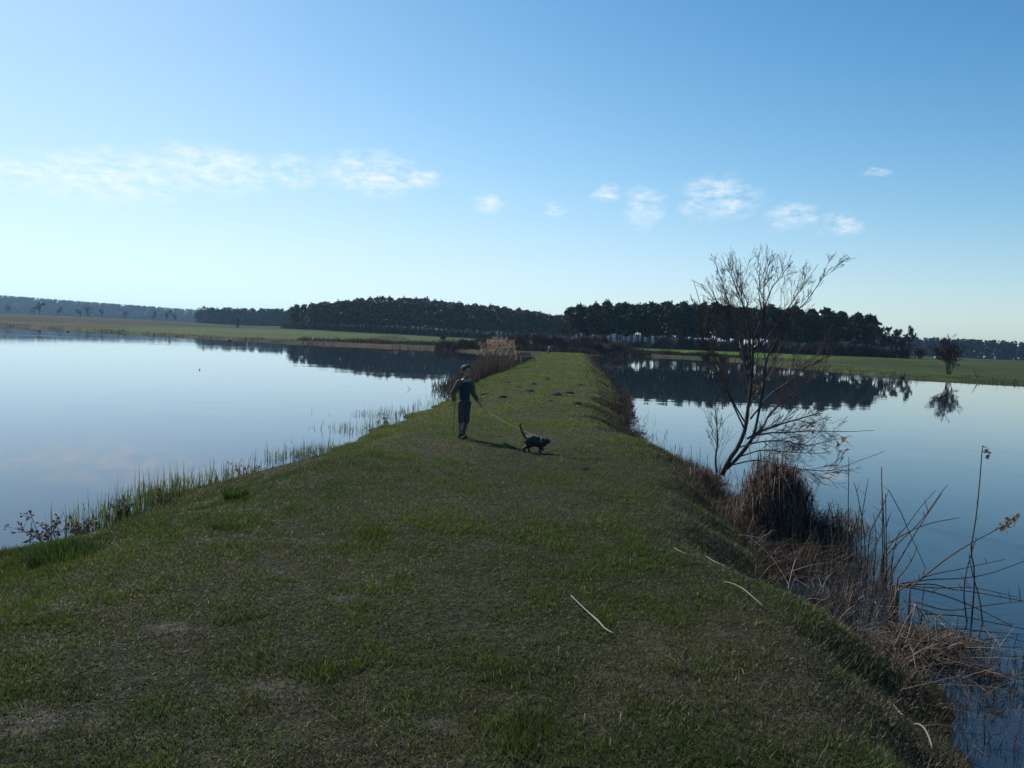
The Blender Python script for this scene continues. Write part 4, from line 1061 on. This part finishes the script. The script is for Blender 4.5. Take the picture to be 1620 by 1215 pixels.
n = 1300; y = r.uniform(6, 9.6, n); x = Rx(y) + r.normal(.1, .3, n); ok = vnoise(x, y, .4, 2) > .4; x, y = x[ok], y[ok]; n = len(x)
h = r.uniform(.06, .22, n); base = np.column_stack([x, y, np.maximum(dike_z(x, y), -.04)]); tip = base + np.column_stack([r.normal(0, .3, n) * h, r.normal(0, .3, n) * h, h + .03])
g.blades(base, tip, r.uniform(.005, .009, n), np.where(r.random((n, 1)) < .35, np.array([.05, .075, .022]), np.array([.10, .075, .05])) * r.uniform(.5, 1.3, (n, 1)), 0, 2)
n = 150; y = np.concatenate([r.uniform(12.5, 17, 90), r.uniform(17, 24, 60)]); x = Rx(y) + np.abs(r.normal(.1, .35, n)); h = r.uniform(.1, .35, n)
base = np.column_stack([x, y, np.full(n, -.04)]); tip = base + np.column_stack([r.normal(0, .3, n) * h, r.normal(0, .2, n) * h, h])
g.blades(base, tip, .011, np.array([.08, .06, .045]) * r.uniform(.5, 1.2, (n, 1)), 0, 2)
n = 160; x = r.normal(3.05, .22, n); y = r.normal(12.3, .2, n); h = r.uniform(.15, .55, n)
base = np.column_stack([x, y, np.full(n, .0)]); tip = base + np.column_stack([r.normal(0, .15, n) * h, r.normal(0, .15, n) * h, h])
g.blades(base, tip, .009, np.array([.11, .075, .055]) * r.uniform(.5, 1.2, (n, 1)), 0, 2)
n = 5600; y = r.uniform(4.4, 10.2, n); x = Rx(y) + r.uniform(-.55, .8, n) + .15; dn = vnoise(x + 3, y, .5, 3); ok = (dn > .4) & (r.random(n) < np.exp(-np.clip(x - Rx(y) - .2, 0, 9) / .35)); x, y, dn = x[ok], y[ok], dn[ok]; n = len(x)
h = r.uniform(.07, .32, n) * (.3 + 1.0 * dn) * np.interp(y, [4.4, 5.5, 7, 10], [.6, .8, 1.2, 1.1]); base = np.column_stack([x, y, np.maximum(dike_z(x, y), -.03) - .01])
tip = base + np.column_stack([r.normal(.1, .55, n) * h, r.normal(0, .5, n) * h, h * r.uniform(.3, 1, n)])
g.blades(base, tip, r.uniform(.004, .009, n), np.array([(.11, .078, .06), (.075, .055, .045), (.2, .155, .11), (.05, .06, .025)])[r.choice(4, n, p=[.42, .33, .15, .10])] * r.uniform(.5, 1.3, (n, 1)), h * r.uniform(0, .35, n), 3)
n = 620
x = r.uniform(2.4, 4.1, n); y = r.uniform(4.2, 10.2, n); ok = (x > Rx(y) - .5) & (x < Rx(y) + .9); x, y = x[ok], y[ok]; n = len(x)
ang = r.normal(.2, .9, n); L = r.uniform(.15, .65, n); z = np.maximum(dike_z(x, y), 0) + r.uniform(.01, .16, n)
base = np.column_stack([x, y, z]); tip = base + np.column_stack([np.cos(ang) * L, np.sin(ang) * L, r.normal(0, .12, n) * L])
g.blades(base, tip, r.uniform(.004, .008, n), np.where(r.random((n, 1)) < .25, np.array([.3, .25, .19]), np.array([.10, .075, .055])) * r.uniform(.5, 1.2, (n, 1)), r.uniform(0, .06, n), 3)
tag(link('reed_stubble', g.mesh('reed_stubble'), M_dry), 'thin brown reed stubble in the shallows along the right bank', 'reed stubble', kind='stuff')

# fallen straws on the dike, each its own
SL = ['long pale straw lying on the grass in front, thickened in its middle', 'short pale stick on the bank at the foot of the bare tree', 'pale bent stick leaning against the brown sedge mound', 'long pale reed stem arching down the bank before the sedge mound', 'short kinked straw lying left of the dark bank water', 'curved straw on the grass leftmost of the bank straws', 'straw with a frayed brown end sloping down the right bank', 'pale reed stem lying across the brown stubble', 'short stub of straw by the lower-right water edge', 'thick pale reed stem on the edge above the lower-right water', 'broken pale reed stem in the lower right corner', 'thin straw hanging over the green bank shallows', 'whitish thin stem curved over the dark water at right', 'long thin twig reaching from the grass over to the right reeds']
for k_, S in enumerate(STRAWS):
    P = smooth_line(S, 12)
    P[:, 2] = [max(gh(p_[0], p_[1]), 0.0) + .02 for p_ in P]
    P[:, 2] = np.convolve(np.pad(P[:, 2], 2, 'edge'), np.ones(5) / 5, 'valid') + .0 + (.045 * np.sin(np.linspace(0, 3.14, 12)) if k_ in (3, 6, 9, 13) else .006)
    rad = np.full(12, .0042 if k_ not in (9, 0) else .0055) * np.linspace(.75, 1.1, 12) * (1 + (.5 * np.exp(-((np.arange(12) - 6) / .8) ** 2) if k_ == 0 else 0))
    q = Geo(); q.tube(P - P[0], rad * (.7 if k_ in (11, 12, 13) else 1), 5, (.29, .245, .185) if k_ != 13 else (.14, .11, .085))
    o = link('straw', q.mesh('straw', True), M_dry); o.location = P[0]; tag(o, SL[k_], 'straw', 'fallen straws on the dike')
for k_, S in enumerate(STUBS):
    x, y, z = S[0]; q = Geo(); q.tube([(0, 0, -.01), (.002, 0, .025), (.003, .002, .055)], [.004, .004, .003], 5, (.36, .30, .2))
    o = link('straw_stub', q.mesh('straw_stub'), M_dry); o.location = (x, y, float(dike_z(x, y)))
    tag(o, ['upright straw stub beyond the long pale straw', 'upright straw stub left of the long pale straw', 'upright straw stub nearest the camera, left of a pair', 'upright straw stub nearest the camera, right of a pair'][k_], 'straw', 'straw stubs standing in the grass')

# post and sluice at the far left bank, ducks, pale far roof
q = Geo(); q.tube([(0, 0, -.2), (0, 0, .55)], .13, 8, (.03, .028, .025)); q2 = Geo(); q2.tube([(0, 0, .55), (0, 0, 1.0), (0, 0, 1.06)], [.15, .14, .06], 8, (.28, .32, .33))
e = empty('marker_post', (4.6, 100, .38)); link('shaft', q.mesh('post_shaft'), M_bark, e); link('cap', q2.mesh('post_cap'), M_bark, e)
tag(e, 'small dark post with pale top at the far end of the grass dike', 'post')
e = empty('sluice', (1.25, 66, 0))
def box(g_, c, s_, col):
    c = np.array(c); s_ = np.array(s_) / 2
    V = np.array([[a, b, d] for a in (-1, 1) for b in (-1, 1) for d in (-1, 1)]) * s_ + c
    g_.add(V, None, [[0, 1, 3, 2], [4, 6, 7, 5], [0, 4, 5, 1], [2, 3, 7, 6], [0, 2, 6, 4], [1, 5, 7, 3]], col)
for k_ in range(4):
    q = Geo(); box(q, (-.45 + .3 * k_, 0, .72), (.28, 1.0, .06), (.06, .05, .042)); link('plank', q.mesh('sluice_plank'), M_bark, e)
for x in (-.55, .55):
    q = Geo(); box(q, (x, -.42, .2), (.1, .1, .98), (.3, .28, .26)); link('post', q.mesh('sluice_post'), M_bark, e)
tag(e, 'small dark plank sluice with pale posts at the left bank beside the reeds', 'sluice')
M_duck = plain_mat('duck_feathers', (.03, .028, .026), .7, .3, 20)
def duck_mesh():
    bm = bmesh.new()
    for c, s_ in (((0, 0, .06), (.2, .1, .09)), ((.2, 0, .2), (.055, .045, .05)), ((.15, 0, .13), (.05, .04, .09)), ((-.2, 0, .1), (.08, .05, .03)), ((.27, 0, .19), (.04, .02, .012))):
        bmesh.ops.create_icosphere(bm, subdivisions=2, radius=1, matrix=Matrix.Translation(c) @ Matrix.Diagonal((*s_, 1)))
    me = bpy.data.meshes.new('duck'); bm.to_mesh(me); bm.free()
    me.polygons.foreach_set('use_smooth', np.ones(len(me.polygons), bool)); me.materials.append(M_duck); return me
DM = duck_mesh()
for k_, (x, y, lab) in enumerate([(-84.5, 137.1, 'leftmost dark duck on the left lake near the far shore'), (-83, 143.3, 'second dark duck from the left on the left lake'), (-69.3, 148.2, 'dark duck below the far left copses on the left lake'), (-44.6, 121, 'dark duck left of the wood reflection on the left lake'), (-15.8, 38.8, 'lone dark duck nearest the camera in mid left lake'), (37, 73, 'single dark duck near the lone tree on the right lake')]):
    o = link('duck', DM); o.location = (x, y, 0); o.scale = (1.3,) * 3 if y > 60 else (.32,) * 3; o.rotation_euler = (0, 0, k_ * 1.3); tag(o, lab, 'duck')
# far low building with pale roof behind the meadow, right
M_roof = plain_mat('pale_roof', (.6, .6, .6), .6, .1, 1); M_wall = plain_mat('barn_wall', (.2, .17, .14), .8, .2, 1)
e = empty('shed', (128, 232, gh(128, 232)), .3); e.scale = (.42, .42, .42)
q = Geo(); box(q, (0, 0, .7), (5.4, 3, 1.4), (.2, .17, .14)); link('wall', q.mesh('barn_wall'), M_wall, e)
q = Geo(); q.add([(-3, -1.8, 1.4), (3, -1.8, 1.4), (3, 1.8, 1.4), (-3, 1.8, 1.4), (-3, 0, 2.3), (3, 0, 2.3)], [[0, 4, 3], [1, 2, 5]], [[0, 1, 5, 4], [2, 3, 4, 5], [0, 3, 2, 1]]); link('roof', q.mesh('barn_roof'), M_roof, e)
q = Geo(); box(q, (0, -1.53, .6), (1.2, .05, 1.2), (.1, .08, .06)); link('door', q.mesh('barn_door'), M_wood, e)
tag(e, 'tiny low shed with pale roof on the far right meadow', 'shed')

# ------------------------------------------------------------------ the child, the cat and the leash
_b = bmesh.new(); bmesh.ops.create_icosphere(_b, subdivisions=2, radius=1)
BALL_V = np.array([v.co[:] for v in _b.verts]); _b.verts.index_update(); BALL_T = np.array([[v.index for v in f.verts] for f in _b.faces]); _b.free()
def chain(bm, pts, rads, sq=(1, 1, 1), step=.35):
    """overlapping balls along a line; a voxel remesh fuses them into one skin"""
    pts = [np.array(p_, float) for p_ in pts]; sq = np.array(sq, float)
    for (a, b_), (ra, rb) in zip(zip(pts[:-1], pts[1:]), zip(rads[:-1], rads[1:])):
        n = max(2, int(np.linalg.norm(b_ - a) / (step * min(ra, rb))) + 1)
        for i_ in range(n + 1):
            f = i_ / n
            bm.add(BALL_V * sq * (ra + (rb - ra) * f) + a + (b_ - a) * f, BALL_T)
def ball(bm, c, s_): bm.add(BALL_V * np.array(s_) + np.array(c), BALL_T)
def skin(name, bm, mat, parent, voxel=.007, it=3):
    o = link(name, bm.mesh(name), mat, parent)
    m_ = o.modifiers.new('fuse', 'REMESH'); m_.mode = 'VOXEL'; m_.voxel_size = voxel; m_.use_smooth_shade = True
    if it:
        m_ = o.modifiers.new('smooth', 'SMOOTH'); m_.factor = .5; m_.iterations = it
    return o
M_skin = plain_mat('skin', (.34, .20, .14), .6, .08, 20, .3)
M_hair = plain_mat('brown_hair', (.06, .04, .026), .75, .5, 120, .15)
M_shirt = plain_mat('olive_sleeves', (.08, .08, .06), .85, .25, 60, .2, .3)
M_vest = plain_mat('navy_vest', (.014, .02, .042), .7, .3, 40, .35, .3)
M_trouser = plain_mat('grey_trousers', (.055, .052, .058), .85, .3, 50, .2, .3)
M_shoe = plain_mat('dark_shoes', (.02, .019, .02), .8, .3, 40, .1)
M_eye = plain_mat('eye', (.01, .008, .007), .2, .1, 10, .6)
M_lip = plain_mat('lips', (.28, .12, .10), .5, .1, 10)
M_fur = plain_mat('dark_fur', (.018, .016, .015), .6, .55, 45, .35, .6)
M_white = plain_mat('white_fur', (.4, .38, .35), .8, .1, 60)
M_cord = plain_mat('leash_cord', (.36, .34, .18), .7, .15, 60)

bx, by = -.78, 12.81
boy = empty('person', (bx, by, float(dike_z(bx, by)) - .01), math.radians(34))
b = Geo()
# trunk, neck, head
chain(b, [(0, 0, .58), (0, .005, .7), (0, .005, .84), (0, .005, .93)], [.088, .085, .096, .098], (1.12, .74, 1))
chain(b, [(-.12, .005, .945), (.12, .005, .945)], [.045, .045])
chain(b, [(0, .01, .96), (.004, .0, 1.06)], [.038, .036])
hx_, hz_ = .014, 1.128
ball(b, (hx_, .005, hz_ + .022), (.08, .094, .092)); ball(b, (hx_ + .004, -.024, hz_ - .036), (.058, .064, .065))
ball(b, (hx_ + .016, -.094, hz_ - .012), (.011, .014, .016)); ball(b, (hx_ + .014, -.088, hz_ + .008), (.008, .01, .02))
for s_ in (-1, 1): ball(b, (hx_ + s_ * .078, .008, hz_ - .002), (.012, .02, .026))
# legs
for s_, kx, fy in ((-1, -.066, -.05), (1, .046, .07)):
    chain(b, [(s_ * .052, 0, .6), (kx, -.015, .33), (kx - .006, fy, .075), (kx - .006, fy, .045)], [.07, .034, .025, .024])
    chain(b, [(kx - .006, fy + .01, .04), (kx - .01, fy - .07, .03)], [.026, .02])
# arms and hands
ARMS = {-1: [(-.118, .005, .945), (-.205, .04, .775), (-.215, -.03, .62)], 1: [(.118, .005, .945), (.178, .03, .765), (.245, -.05, .625)]}
for s_, A in ARMS.items():
    chain(b, A, [.044, .034, .024])
    w = np.array(A[2]); d = w - np.array(A[1]); d /= np.linalg.norm(d)
    pc = w + d * .04
    chain(b, [w + d * .012, pc], [.021, .024], (1, .75, 1))
    lat = np.array([0, 1., 0]); inn = np.array([-s_ * 1., 0, 0])
    for q, (off, L) in enumerate(((-.021, .042), (-.007, .048), (.007, .045), (.02, .036))):
        r0_ = pc + lat * off + d * .016
        k1 = r0_ + d * L * .55 + inn * .004; k2 = k1 + d * L * .2 + inn * L * .55; k3 = k2 - d * L * .25 + inn * L * .2
        chain(b, [r0_, k1, k2, k3], [.0085, .008, .0075, .0065])
    t0 = pc - lat * .018 - d * .02 + inn * .008
    chain(b, [t0, t0 - lat * .016 + d * .02 + inn * .012, t0 - lat * .008 + d * .036 + inn * .022], [.0105, .0095, .0078])
skin('body', b, M_skin, boy, .0055, 2)
b = Geo(); ball(b, (hx_, .012, hz_ + .042), (.09, .104, .084)); ball(b, (hx_, .045, hz_ - .005), (.08, .062, .07))
o = skin('hair', b, M_hair, boy, .008, 1)
# leave the face free
for v in o.data.vertices:
    k_ = .6 + .8 * float(vnoise(v.co.x + 3, v.co.y + v.co.z * 2 + 3, .02, 2))
    v.co = Vector((hx_ + (v.co.x - hx_) * (.93 + .09 * k_), v.co.y, hz_ + (v.co.z - hz_) * (.92 + .1 * k_)))
    if v.co.y < -.06 and v.co.z < hz_ + .045: v.co.y = -.06
for s_ in (-1, 1):
    b = Geo(); ball(b, (hx_ + .012 + s_ * .03, -.078, hz_ + .006), (.012, .008, .009)); skin('eye', b, M_eye, boy, .003, 0)
b = Geo(); ball(b, (hx_ + .012, -.079, hz_ - .048), (.022, .008, .006)); skin('mouth', b, M_lip, boy, .003, 0)
b = Geo()
for s_, A in ARMS.items():
    chain(b, [(s_ * .08, .005, .95), A[0], A[1], np.array(A[2]) - .25 * (np.array(A[2]) - np.array(A[1]))], [.05, .054, .045, .036])
chain(b, [(-.09, .005, .93), (.09, .005, .93)], [.052, .052]); chain(b, [(0, .008, .96), (.002, .004, 1.0)], [.052, .046])
skin('sleeves', b, M_shirt, boy)
b = Geo(); chain(b, [(0, 0, .585), (0, .005, .7), (0, .005, .84), (0, .005, .91)], [.092, .088, .1, .1], (1.1, .82, 1))
chain(b, [(-.085, .005, .95), (.085, .005, .95)], [.048, .048])
v_ = skin('vest', b, M_vest, boy)
g = Geo(); g.tube([(.004, -.0, .6), (.004, -.004, .75), (.004, -.004, .9)], .004, 4, (.04, .042, .05)); zp = link('zip', g.mesh('vest_zip'), M_bark, v_); zp.location = (0, -.088, 0)
b = Geo(); chain(b, [(0, 0, .64), (0, 0, .59)], [.09, .09], (1.05, .82, 1))
for s_, kx, fy in ((-1, -.066, -.05), (1, .046, .07)):
    chain(b, [(s_ * .05, 0, .6), (kx, -.012, .42), (kx, -.015, .31)], [.074, .057, .052])
skin('trousers', b, M_trouser, boy)
M_legging = plain_mat('grey_leggings', (.10, .10, .105), .85, .3, 60, .2, .3)
for s_, kx, fy in ((-1, -.066, -.05), (1, .046, .07)):
    b = Geo(); chain(b, [(kx, -.012, .34), (kx - .003, .4 * fy, .2), (kx - .006, fy, .085)], [.043, .039, .031]); skin('legging', b, M_legging, boy)
for s_, kx, fy in ((-1, -.066, -.05), (1, .046, .07)):
    b = Geo(); chain(b, [(kx - .006, fy + .03, .042), (kx - .009, fy - .04, .036), (kx - .016, fy - .11, .032)], [.042, .04, .033], (1, 1, .95)); chain(b, [(kx - .006, fy + .01, .08), (kx - .006, fy + .01, .05)], [.043, .042]); skin('shoe', b, M_shoe, boy)
tag(boy, 'child in navy vest and dark knee-length trousers holding a stick and the cat leash', 'person')
Rz = Matrix.Rotation(boy.rotation_euler.z, 3, 'Z')
def boy_w(p_): return np.array(Rz @ Vector(p_)) + np.array(boy.location)
hl = np.array(ARMS[-1][2]) + [.006, -.01, -.055]
g = Geo(); P = np.array([boy_w(hl + [.004, .0, .09]), boy_w(hl), boy_w(hl + [-.004, .0, -.2]), boy_w(hl + [-.004, .01, -.43])])
g.tube(P - P[1], [.009, .009, .008, .006], 6, (.16, .12, .085)); o = link('stick', g.mesh('stick'), M_bark); o.location = P[1]
tag(o, 'thin straight stick held in the hand of the child', 'stick')

cx, cy = .40, 11.46
cat = empty('cat', (cx, cy, float(dike_z(cx, cy)) - .01), math.radians(-8))
b = Geo()
chain(b, [(-.125, 0, .2), (-.06, 0, .195), (.03, 0, .178), (.095, 0, .172)], [.074, .088, .086, .072], (1, .84, 1))
chain(b, [(-.13, 0, .235), (-.05, 0, .225)], [.04, .05], (1, .8, 1))
chain(b, [(.09, 0, .185), (.135, -.004, .195)], [.055, .044], (1, .85, 1))
ball(b, (.165, -.006, .2), (.046, .043, .041)); ball(b, (.203, -.008, .187), (.019, .021, .016))
for s_ in (-1, 1):
    chain(b, [(.152, s_ * .026 - .006, .228), (.15, s_ * .03 - .006, .252), (.15, s_ * .032 - .006, .263)], [.016, .009, .004], (.7, 1, 1))
chain(b, [(-.16, 0, .235), (-.2, .0, .275), (-.225, .004, .325), (-.25, .006, .385), (-.258, .006, .42), (-.25, .006, .438)], [.021, .017, .0155, .0145, .0135, .011])
for y_, dx in ((-.042, -.03), (.04, .03)):
    chain(b, [(-.12, y_, .185), (-.085 + dx * .5, y_ * 1.1, .125), (-.15 + dx, y_, .075), (-.14 + dx, y_, .018)], [.055, .036, .018, .0155])
    chain(b, [(-.14 + dx, y_, .016), (-.115 + dx, y_, .014)], [.016, .015])
for y_, dx in ((-.036, .028), (.034, -.03)):
    chain(b, [(.085, y_, .165), (.072 + dx * .4, y_, .11), (.085 + dx, y_, .055), (.085 + dx, y_, .016), (.105 + dx, y_, .014)], [.042, .027, .0175, .0155, .0165])
skin('body', b, M_fur, cat, .005, 2)
b = Geo(); chain(b, [(.113, -.036, .056), (.113, -.036, .016), (.134, -.036, .014)], [.0175, .0172, .0182]); skin('white_paw', b, M_white, cat, .004, 1)['label'] = 'white front paw'
b = Geo(); ball(b, (.215, -.009, .18), (.013, .018, .012)); skin('white_muzzle', b, M_white, cat, .004, 1)
for s_ in (-1, 1):
    b = Geo(); ball(b, (.2, s_ * .022 - .007, .21), (.007, .007, .007)); skin('eye', b, M_eye, cat, .002, 0)
g = Geo(); a_ = np.linspace(0, 2 * math.pi, 22); g.tube(np.column_stack([.075 + 0 * a_, np.cos(a_) * .066, .172 + np.sin(a_) * .082]), .0055, 5, (1, 1, 1), False); link('harness', g.mesh('harness'), M_cord, cat)
tag(cat, 'dark cat with raised tail and white paw walking on the dike', 'cat')
Rc = Matrix.Rotation(cat.rotation_euler.z, 3, 'Z')
p0 = boy_w(np.array(ARMS[1][2]) + [.012, -.025, -.065]); p1 = np.array(Rc @ Vector((.07, 0, .25))) + np.array(cat.location)
P = np.array([p0 + (p1 - p0) * f + [0, 0, -.05 * 4 * f * (1 - f)] for f in np.linspace(0, 1, 16)])
P = np.vstack([p0 + [-.02, .0, .05], P])
g = Geo(); g.tube(P - P[0], .0024, 5); o = link('leash', g.mesh('leash'), M_cord); o.location = P[0]
tag(o, 'thin pale yellow leash running from the hand of the child to the cat', 'leash')

# ------------------------------------------------------------------ hazy air
hm = bpy.data.materials.new('haze'); hm.use_nodes = True
ht = hm.node_tree; ht.nodes.clear()
ho = ht.nodes.new('ShaderNodeOutputMaterial'); hv = ht.nodes.new('ShaderNodeVolumePrincipled')
hv.inputs['Color'].default_value = (.42, .70, 1.0, 1)
hv.inputs['Density'].default_value = 0.00014
hv.inputs['Anisotropy'].default_value = 0.35
ht.links.new(hv.outputs[0], ho.inputs['Volume'])
g = Geo(); box(g, (0, 0, 36), (12800, 12800, 78), (1, 1, 1))
o = link('haze', g.mesh('haze'), hm); tag(o, 'pale blue haze filling the air over the lakes and woods', 'haze', kind='stuff')
